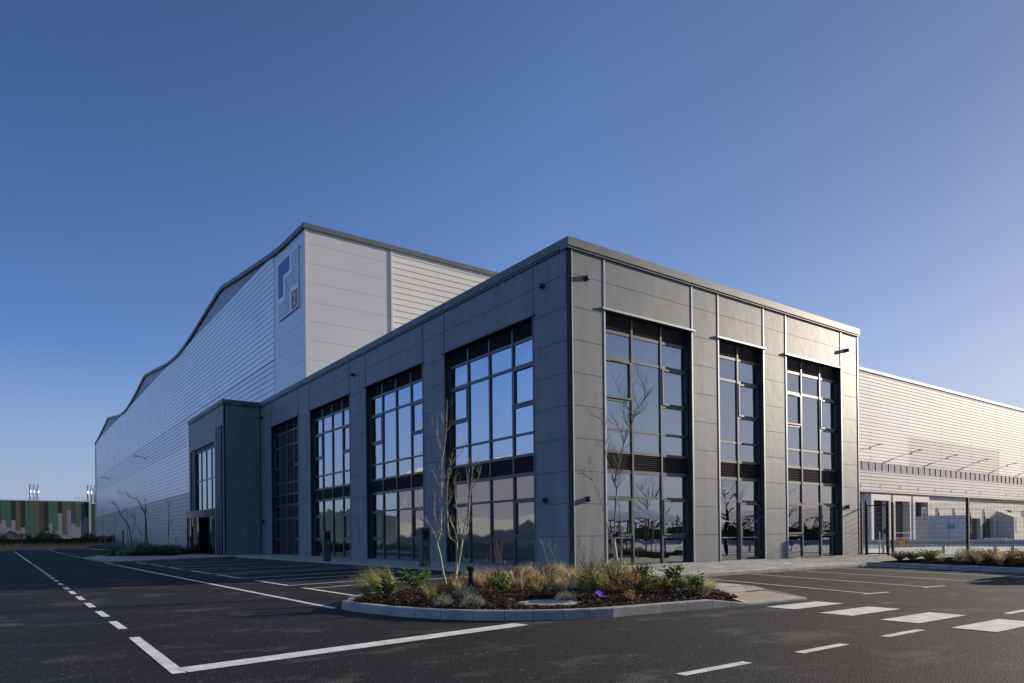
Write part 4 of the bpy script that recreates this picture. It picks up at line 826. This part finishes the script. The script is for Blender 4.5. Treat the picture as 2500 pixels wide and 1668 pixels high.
while fill < 74:
    x, y = rnd.uniform(-8.1, -4.0), rnd.uniform(-9.0, -4.6)
    if not inside((x, y), isl_in) or isl_dist(Vector((x, y))) < .28 or (x-DX)**2+(y-DY)**2 < .8**2 or (x+7.56)**2+(y+9.36)**2 < .25: continue
    if y < -8.6 and x < -6.9: continue
    k = rnd.choice((0, 0, 1, 2, 2, 3, 3, 4)); fill += 1; v = fill % 3; mt, w_ = kinds[k]
    if k in (0, 3): fn = lambda: pl_grass(800+v, 170, .30, .8, (-.1, 0), .0032, 1.0).build('g', M[mt], recalc=False)
    else: fn = lambda: pl_mound(820+v+k*3, 420, .17, .17, .045, .016, .9).build('l', M[mt], recalc=False)
    put('grass_tuft' if k in (0, 3) else 'low_plant', 'fill%d%d' % (k, v), fn, x, y, isl_z(x, y)-.01, rnd.uniform(.75, 1.25), rot(), 'small low %s plant mixed into the middle of the island planting' % w_, 'grass' if k in (0, 3) else 'plant', 'small %s plants of the island' % w_)
# right-hand bed
gr = 'low shrubs of the right bed'
for i, (x, y, kind, s, lb) in enumerate(((9.3, -5.7, 'rust', 1.05, 'rusty low shrub at the gate end of the right bed'), (9.55, -6.0, 'rust', 1.0, 'rusty low shrub second from the gate end of the right bed'), (9.45, -6.55, 'lime', 1.25, 'thin green spreading shrub by the mesh fence'), (10.1, -6.3, 'lime', 1.1, 'thin green shrub close to the mesh fence post'), (9.0, -7.1, 'blonde', 1.0, 'pale grass tuft nearest the gate in the right bed'), (9.0, -7.6, 'blonde', 1.2, 'pale grass tuft left of the dark green mound in the right bed'), (9.7, -7.6, 'lav', 1.25, 'dark green round mound by the fence'), (8.75, -8.1, 'rust', 1.2, 'rusty shrub left of the middle grass tuft in the right bed'), (9.3, -8.3, 'rust', 1.3, 'taller rusty shrub behind the middle grass tuft'), (8.4, -8.35, 'blonde', 1.15, 'pale grass tuft in the middle of the right bed'), (8.9, -8.9, 'rust', 1.2, 'rusty shrub right of the middle grass tuft'), (8.1, -9.0, 'blonde', 1.45, 'large yellowish grass tuft near the right edge of the photo'), (8.4, -9.6, 'orange', 1.2, 'green and orange shrub right of the large grass tuft'), (8.9, -9.5, 'orange', 1.4, 'green and orange shrub at the back right of the bed'), (8.0, -9.95, 'orange', 1.2, 'green and orange shrub at the right end of the kerb'), (8.0, -10.5, 'orange', 1.3, 'green and orange shrub cut by the right picture edge'), (8.7, -10.3, 'ever', 1.3, 'dark green shrub at the far right of the bed'))):
    z = rb_z(x, y)-.02
    if kind == 'blonde': put('grass_tuft', 'bg%d' % (i % 3), None, x, y, z, s*.85, rot(), lb, 'grass', 'pale grass tufts of the right bed')
    elif kind == 'lav': put('grey_mound', 'lav0', None, x, y, z, s*1.6, rot(), lb, 'plant', gr)
    else: shrub('leafy_shrub', x, y, z, 100+i, 46, .30*s, .42*s, .045, .022, 34, kind, lb, 'shrub', gr)
# dark planting before the silver side wall
gf = 'dark low shrubs before the silver side wall'
k = 0; rnd = random.Random(5)
for x, y in [(-8.3, 38.9), (-7.5, 37.6), (-6.7, 36.6), (-5.8, 35.9), (-5.1, 37.5), (-6.1, 38.5), (-7.2, 40), (-4.7, 40), (-6.0, 42), (-4.6, 43.5), (-7, 44), (-5.6, 46.5), (-3.2, 47.5), (-1.4, 48.5), (-3, 52), (-1.4, 55), (-4, 58)]:
    k += 1; mt = ('hedge', 'ever', 'lav', 'rust')[k % 4 if k % 3 else 0]
    put('low_shrub', 'fs%d' % (k % 4), lambda mt=mt, k=k: pl_mound(200+k, 900, .75, .55, .10, .05, .6).build('l', M[mt], recalc=False), x, y, far_z(x, y)-.15, rnd.uniform(.8, 1.1), rot(), 'low dark shrub in the shaded bed before the silver side wall', 'shrub', gf)
for y in range(66, 136, 4):
    put('low_shrub', 'fs%d' % (y % 4), None, rnd.uniform(-3.9, -1.5), y+rnd.uniform(-1, 1), .1, rnd.uniform(.9, 1.5), rot(), 'low dark shrub along the foot of the silver side wall', 'shrub', 'low shrubs along the foot of the side wall')

# ---------------------------------------------------------------- security fence, gate, yard
FXX = 18.3
def fpost(name, y, h, label, x=FXX, s=.05):
    t = thing(name, (x, y, 0), label, 'fence post', 'black posts of the mesh fence')
    MB().box(x-s, x+s, y-s, y+s, 0, h).build('post', M['black'], t)
    mb = MB()
    for k in range(int(h/.3)): mb.tube([(x-s-.001, y, .25+.3*k), (x-s-.012, y, .25+.3*k)], .014, 6)
    mb.build('bolts', M['stainless'], t)
for y, h, lb in ((.22, 2.55, 'black post against the office end wall'), (-.02, 2.62, 'black gate post nearest the office end wall'), (-1.02, 2.55, 'black gate post on the lock side of the narrow gate'), (-1.22, 2.5, 'black fence post standing close beside the lock post'), (-4.3, 2.55, 'tall black fence post between the two mesh panels'), (-7.4, 2.55, 'black fence post beyond the right picture edge')):
    fpost('fence_post', y, h, lb)
def fence_panel(y0, y1, h, label, cell=.05):
    t = MB(); ln = y0-y1; k = int(ln/cell); r_ = .0038
    for i in range(k+1): t.box(-r_, r_, -i*ln/k-r_, -i*ln/k+r_, .08, h)
    for i in range(int(h/.2)+1): t.box(-r_*2.6, -r_, -ln, 0, .08+i*.2-r_, .08+i*.2+r_)
    return solo(t, 'mesh_fence', M['black'], (FXX, y0, 0), label, 'fence panel', 'welded mesh panels of the fence', recalc=False)
fence_panel(-1.27, -4.26, 2.4, 'black welded mesh panel above the rusty shrubs, nearer the gate'); fence_panel(-4.34, -7.36, 2.4, 'black welded mesh panel at the right edge of the photo'); fence_panel(.18, .02, 2.4, 'narrow mesh strip against the office end wall')
t = thing('mesh_gate', (FXX, -.52, 0), 'narrow black mesh gate with grey drop bolt between two black posts', 'gate')
mb = MB()
for q in ((-.09, -.05, .14, 2.4), (-.97, -.93, .14, 2.4)): mb.box(FXX-.02, FXX+.02, q[0], q[1], q[2], q[3])
for z in (.12, 2.36): mb.box(FXX-.02, FXX+.02, -.97, -.05, z, z+.05)
mb.build('gate_frame', M['black'], t)
mb = MB()
for k in range(9): mb.box(FXX-.006, FXX+.006, -.93, -.09, .36+k*.24, .372+k*.24)
mb.build('bars', M['steel'], t); mb = MB(); mb.box(FXX-.04, FXX-.02, -.66, -.6, .02, 1.15); mb.build('drop_bolt', M['steel'], t)
mb = MB(); mb.box(FXX-.05, FXX+.05, -.94, -.80, 1.05, 1.3); mb.build('lock', M['sock'], t)
# crash barrier inside the yard
t = thing('crash_barrier', (24, 2, 0), 'long galvanised crash barrier on short posts inside the yard', 'barrier')
mb = MB(); prof = [(0, .40), (-.07, .44), (-.07, .51), (0, .545), (0, .575), (-.07, .61), (-.07, .68), (0, .72)]
for (d0, z0), (d1, z1) in zip(prof, prof[1:]): mb.add([(24+d0, 9, z0), (24+d1, 9, z1), (24+d1, -24, z1), (24+d0, -24, z0)], [(0, 1, 2, 3)])
mb.build('rail', M['steel'], t, recalc=False)
for y in range(8, -12, -3): MB().box(24.02, 24.12, y-.07, y+.07, 0, .66).build('post', M['steel'], t)
mb = MB(); mb.tube([(0, 0, 0), (-.03, 0, 0)], .19, 18); solo(mb, 'reflector', M['amber'], (23.9, .95, .56), 'round orange reflector fixed on the crash barrier', 'reflector')
# cabin trailer by the docks
cx_, cy_ = 46, 7.6; t = thing('site_cabin', (cx_, cy_, 0), 'white site cabin with a blue door sign standing in the yard before the docks', 'cabin')
ux = Vector((.62, -.78, 0)).normalized(); uy = Vector((ux.y*-1, ux.x, 0))
def cb(a0, a1, b0, b1, z0, z1):
    P = lambda a, b, z: tuple(Vector((cx_, cy_, z))+ux*a+uy*b); return [P(a0, b0, z0), P(a1, b0, z0), P(a1, b1, z0), P(a0, b1, z0), P(a0, b0, z1), P(a1, b0, z1), P(a1, b1, z1), P(a0, b1, z1)]
MB().hexa(cb(-1.35, 1.35, 0, 4, .35, 2.35)).build('body', M['cabin'], t); MB().hexa(cb(-1.4, 1.4, -.03, 4.03, 2.35, 2.42)).build('roof', M['cabin'], t)
MB().hexa(cb(1.352, 1.37, .02, 1.6, .4, 1.6)).build('side_panel', M['cabinblue'], t); MB().hexa(cb(-.15, .42, -.02, -.002, 1.35, 1.7)).build('door_sign', M['cabinblue'], t)
MB().hexa(cb(-.02, 0.0, -.012, -.002, .4, 2.3)).build('door_edge', M['sock'], t); MB().hexa(cb(-1.2, 1.2, .2, 3.8, .0, .35)).build('skirt', M['char'], t)
mb = MB()
for z in (.5, 1.05): mb.tube([(-10.0, 0, z), (10.0, -0.0, z)], .025, 6)
for k in range(11): mb.tube([(-10+2*k, 0, 0), (-10+2*k, 0, 1.05)], .025, 6)
solo(mb, 'handrail', M['lgrey'], (68, 18.5, 0), 'long thin steel handrail in front of the dock doors', 'handrail')
for x, y, lb in ((26, -2.6, 'white block in the yard behind the fence, lower one'),):
    mb = MB(); mb.box(-.05, .05, -.7, .5, .35, .5); mb.box(-.05, .05, -.5, .5, .62, .78); mb.box(-.03, .03, -.08, .08, 0, .35); solo(mb, 'barrier_sign', M['cabin'], (x, y, 0), 'low white double board on a post behind the mesh fence', 'board')

# ---------------------------------------------------------------- far left: hedge, green building
t = thing('green_building', (-6, 190, 0), 'low industrial building clad in green, olive and dark upright panels beyond the hedge', 'building')
seq = [('teal', 6.3), ('teal', 4.6), ('char', 6.3), ('olive', 3.7), ('char', 4.6), ('teal', 2.7), ('teal', 2.7), ('olive', 0), ('slate', 2.7), ('char', 3.7), ('teal', 5.5), ('teal', 3.7), ('char', 8.1), ('olive', 2.7), ('teal', 8.9), ('slate', 5.5), ('teal', 4.7), ('teal', 6.3), ('char', 7)]
y = 190.0
seqx = -14.72; pw = .945
full = [('slate', 5.5), ('olive', 3), ('teal', 5), ('char', 3.5), ('teal', 6)]*3
for i, (c, zl) in enumerate(full[::-1]+seq):
    x0 = seqx+(i-len(full))*pw
    MB().box(x0+.008, x0+pw-.008, y-.0, y+.2, zl, 11.0).build('upright_panel', M[c], t); MB().box(x0+.004, x0+pw-.004, y+.01, y+.2, 0, max(zl-.01, .1)).build('base_panel', M['lgrey'], t)
xr = seqx+len(seq)*pw
MB().box(seqx-len(full)*pw, xr, y+.21, y+50, 0, 10.95).build('wall', M['slate'], t); MB().box(seqx-len(full)*pw-.1, xr+.1, y-.1, y+50, 11.0, 11.25).build('parapet_trim', M['steel'], t)
MB().box(xr, xr+.5, y-.3, y+.2, 0, 10.9).build('corner_post', M['lit_green'], t)  # post coloured a brighter green to look sunlit
MB().box(xr+.5, xr+16, y+3, y+40, 0, 10.8).build('side_wing', M['slate'], t)
for x0, hh in ((-8.9, 15.3), (3.3, 15.5)):
    fl = MB()
    for dx_ in (0, .75, 1.6): fl.tube([(x0+dx_, y+3, 11), (x0+dx_, y+3, hh)], .2, 12)
    f_ = fl.build('flue_pipes', M['stainless'], t, True); lt = MB()
    for k in range(9): lt.box(x0-.15, x0-.05, y+2.7, y+2.8, 11, hh-.3); lt.box(x0+1.05, x0+1.3, y+2.85, y+2.95, 11.2+k*.42, 11.25+k*.42)
    for q in (1.05, 1.3): lt.box(x0+q-.03, x0+q+.03, y+2.85, y+2.95, 11, hh-.8)
    lt.build('ladder', M['char'], f_)
mb = MB()
for z in (11.8, 12.3): mb.tube([(.3, y+2, z), (3.2, y+2, z)], .05, 5)
for k in range(6): mb.tube([(.3+.58*k, y+2, 11), (.3+.58*k, y+2, 12.3)], .05, 5)
mb.build('roof_railing', M['steel'], t)
mb = MB(); rnd = random.Random(21)
for _ in range(26000):                # clipped evergreen hedge, uneven top
    x = rnd.uniform(-34, 3); hh = 1.9+.35*math.sin(x*1.3)+.3*math.sin(x*.47+1)+.2*math.sin(x*3.1); z = hh*rnd.random()**.6; yy = 113+rnd.uniform(-1, 1)
    leafquad(mb, Vector((x+37/2-3-.5+.0-15+0.5, 0, 0))*0+Vector((x, yy, z+.1)), Vector((rnd.uniform(-1, 1), rnd.uniform(-1, .3), rnd.uniform(-.2, 1))), rnd.uniform(.09, .2), rnd.uniform(.05, .11), rnd)
hb = [(-34, 112.2), (3, 112.2), (3, 113.8), (-34, 113.8)]
off = Vector((-15, 113, 0)); mb.v = [tuple(Vector(v)-off) for v in mb.v]
mb.box(-19, 18, -.5, .6, 0, 1.5)
solo(mb, 'hedge', M['hedge'], off, 'dark evergreen hedge with an uneven top before the green building', 'hedge', recalc=False)
for i, (x, s) in enumerate(((-15.2, 1.3), (-10.9, 1.1), (-9.0, 1.5), (-3.4, 1.2), (1.6, 1.0))):
    put('tall_shrub', 'ts%d' % (i % 3), lambda i=i: pl_mound(300+i, 1600, 1.1, 2.2, .17, .08, .7).build('l', M[('hedge2', 'hedge', 'ever')[i % 3]], recalc=False), x, 114.6, .6, s*.8, rot(), ('golden leaved shrub at the left picture edge behind the hedge', 'dark shrub poking above the hedge, left of the tall one', 'tall dark green shrub poking above the middle of the hedge', 'golden brown shrub above the hedge right of the tall one', 'dark shrub above the hedge beside the warehouse corner')[i], 'shrub', 'shrubs rising above the hedge')
for i, (x, h_) in enumerate(((-13.6, 4.6), (-12.2, 5.0), (-11.2, 5.2), (-9.4, 4.0), (-7.9, 5.3), (-7.2, 5.6), (-6.1, 5.9), (-4.2, 5.5), (-3.4, 6.4), (-1.2, 5.8), (-.2, 5.0), (2.0, 5.6))):
    tree('sapling', (x, 116+(i % 3), 0), [[(0, 0, 0), (.05, 0, h_*.5), (.0, 0, h_)]], .05, 'thin pale bare sapling behind the hedge before the green building', 'tree', M['tan'], M['tan'], 'bare saplings behind the hedge', 400+i, 16, 1.1)
mb = MB(); rnd = random.Random(8)
for _ in range(5200):
    x = rnd.uniform(-36, 2); y_ = rnd.uniform(104, 112); h_ = rnd.uniform(.35, 1.0)*(1.3 if rnd.random() < .2 else 1); a = rnd.uniform(-.2, .2); wd_ = rnd.uniform(.012, .03)
    mb.add([(x-wd_, y_, 0), (x+wd_, y_, 0), (x+a*h_, y_+rnd.uniform(-.1, .1), h_)], [(0, 1, 2)])
o = mb.build('dry_grass', M['drygrass'], recalc=False); tag(o, 'dry tan grass growing along the foot of the hedge', 'grass', kind='stuff')
kerb([(-4.9, 95.5), (-9, 94.8), (-13, 100.8)][::-1], 'kerb', h1=.12, seg=1.8); kerb([(-14.6, 86), (-45, 78)][::-1], 'kerb', h1=.12, seg=1.8)
mb = MB(); mb.tube([(0, 0, 0), (0, 0, 1.0)], .07, 8); solo(mb, 'marker_post', M['lgrey'], (-12.4, 101.5, 0), 'small pale marker post at the end of the road', 'post')

# ---------------------------------------------------------------- what stands across the road (seen in the panes)
t = thing('opposite_warehouse', (-70, 100, 0), 'long pale warehouse across the road, mirrored in the office windows', 'building')
mb = MB(); pts = [(-70, 64), (-70, 150), (-140, 150), (-140, 64)]; mb.prism(pts, 0, 16); mb.build('wall', M['lgrey'], t)
mb = MB(); yy = 64.
while yy < 150:
    y1 = yy+2; h0 = 16.3+1.4*abs(math.sin((yy-64)*math.pi/43)); h1 = 16.3+1.4*abs(math.sin((y1-64)*math.pi/43)); mb.hexa([(-69.95, yy, 16), (-69.95, y1, 16), (-140, y1, 16), (-140, yy, 16), (-69.95, yy, h0), (-69.95, y1, h1), (-140, y1, h1), (-140, yy, h0)]); yy = y1
mb.build('roof', M['white3'], t); MB().box(-69.99, -69.9, 64, 150, 0, 5.0).build('lower_wall', M['silver3'], t)
mb = MB(); rnd = random.Random(3); ring_ = []
for i in range(61):
    a = R(18+ i*3.2); rr = 1900; ring_.append((-math.sin(a)*rr, math.cos(a)*rr, 60+38*math.sin(i*.55)+22*math.sin(i*1.3+1)+rnd.uniform(-4, 4)))
for (x0, y0, h0), (x1, y1, h1) in zip(ring_, ring_[1:]):
    mb.add([(x0, y0, -1), (x1, y1, -1), (x1*1.25, y1*1.25, h1), (x0*1.25, y0*1.25, h0), (x1*1.6, y1*1.6, -1), (x0*1.6, y0*1.6, -1)], [(0, 1, 2, 3), (3, 2, 4, 5)])
struct(mb, 'hills', M['hill'])
# bicycle shelter beyond the right edge
t = thing('bike_shelter', (15, -12.6, 0), 'arched bicycle shelter with clear roof beyond the right bed, mirrored in the windows', 'shelter')
rf, rbm = MB(), MB()
arc = [(-1.15+2.3*i/10, 2.0+.55*math.sin(math.pi*i/10)) for i in range(11)]
for (a0, z0), (a1, z1) in zip(arc, arc[1:]): rf.hexa([(11.6, -12.6+a0, z0), (19, -12.6+a0, z0), (19, -12.6+a1, z1), (11.6, -12.6+a1, z1), (11.6, -12.6+a0, z0+.02), (19, -12.6+a0, z0+.02), (19, -12.6+a1, z1+.02), (11.6, -12.6+a1, z1+.02)])
for k in range(6): rbm.tube([(11.6+1.48*k, -12.6+a, z-.02) for a, z in arc], .035, 6); rbm.tube([(11.6+1.48*k, -13.75, 0), (11.6+1.48*k, -13.75, 2.0)], .045, 8); rbm.tube([(11.6+1.48*k, -11.45, 0), (11.6+1.48*k, -11.45, 2.0)], .045, 8)
rbm.build('frame', M['black'], t); rf.build('roof_sheet', M['poly'], t)
for k in range(6):
    x = 12.2+1.1*k; mb = MB(); mb.tube([(x, -13.1, 0), (x, -13.1, .6), (x, -12.95, .78), (x, -12.3, .78), (x, -12.15, .6), (x, -12.15, 0)], .025, 8); mb.build('bike_stand', M['steel'], t)
# belt of trees behind the camera
def belt(x, y, h_, i):
    lines = [[(0, 0, 0), (.1, 0, h_*.3), (0, .1, h_*.55), (.1, 0, h_)]]
    rnd = random.Random(i)
    for k in range(9):
        a = rnd.uniform(0, 6.28); z = h_*rnd.uniform(.3, .7); lines.append([(0, 0, z), (math.cos(a)*h_*.14, math.sin(a)*h_*.14, z+h_*.1), (math.cos(a)*h_*.28, math.sin(a)*h_*.28, z+h_*.28)])
    tree('roadside_tree', (x, y, 0), lines, .16, 'tall bare roadside tree behind the camera, mirrored in the windows', 'tree', M['twig'], M['twig'], 'roadside trees mirrored in the windows', 500+i, 9, 1.6)
for i, (x, y, h_) in enumerate(((24, -38, 8), (33, -36, 9.5), (44, -37, 7.5), (56, -36, 9), (70, -38, 8), (16, -40, 7))): belt(x, y, h_, i)
mb = MB(); rnd = random.Random(31)
for _ in range(9000):
    x = rnd.uniform(-60, 120); hh = 2.6+.8*math.sin(x*.35)+.5*math.sin(x*1.1); z = hh*rnd.random()**.6
    leafquad(mb, Vector((x, rnd.uniform(-1, 1), z)), Vector((rnd.uniform(-1, 1), rnd.uniform(-.3, 1), rnd.uniform(-.2, 1))), rnd.uniform(.25, .6), rnd.uniform(.15, .3), rnd)
mb.box(-60, 120, -.6, .6, 0, 1.8); solo(mb, 'hedge', M['hedge'], (0, -46, 0), 'long wild hedge behind the camera, mirrored in the windows', 'hedge', recalc=False)
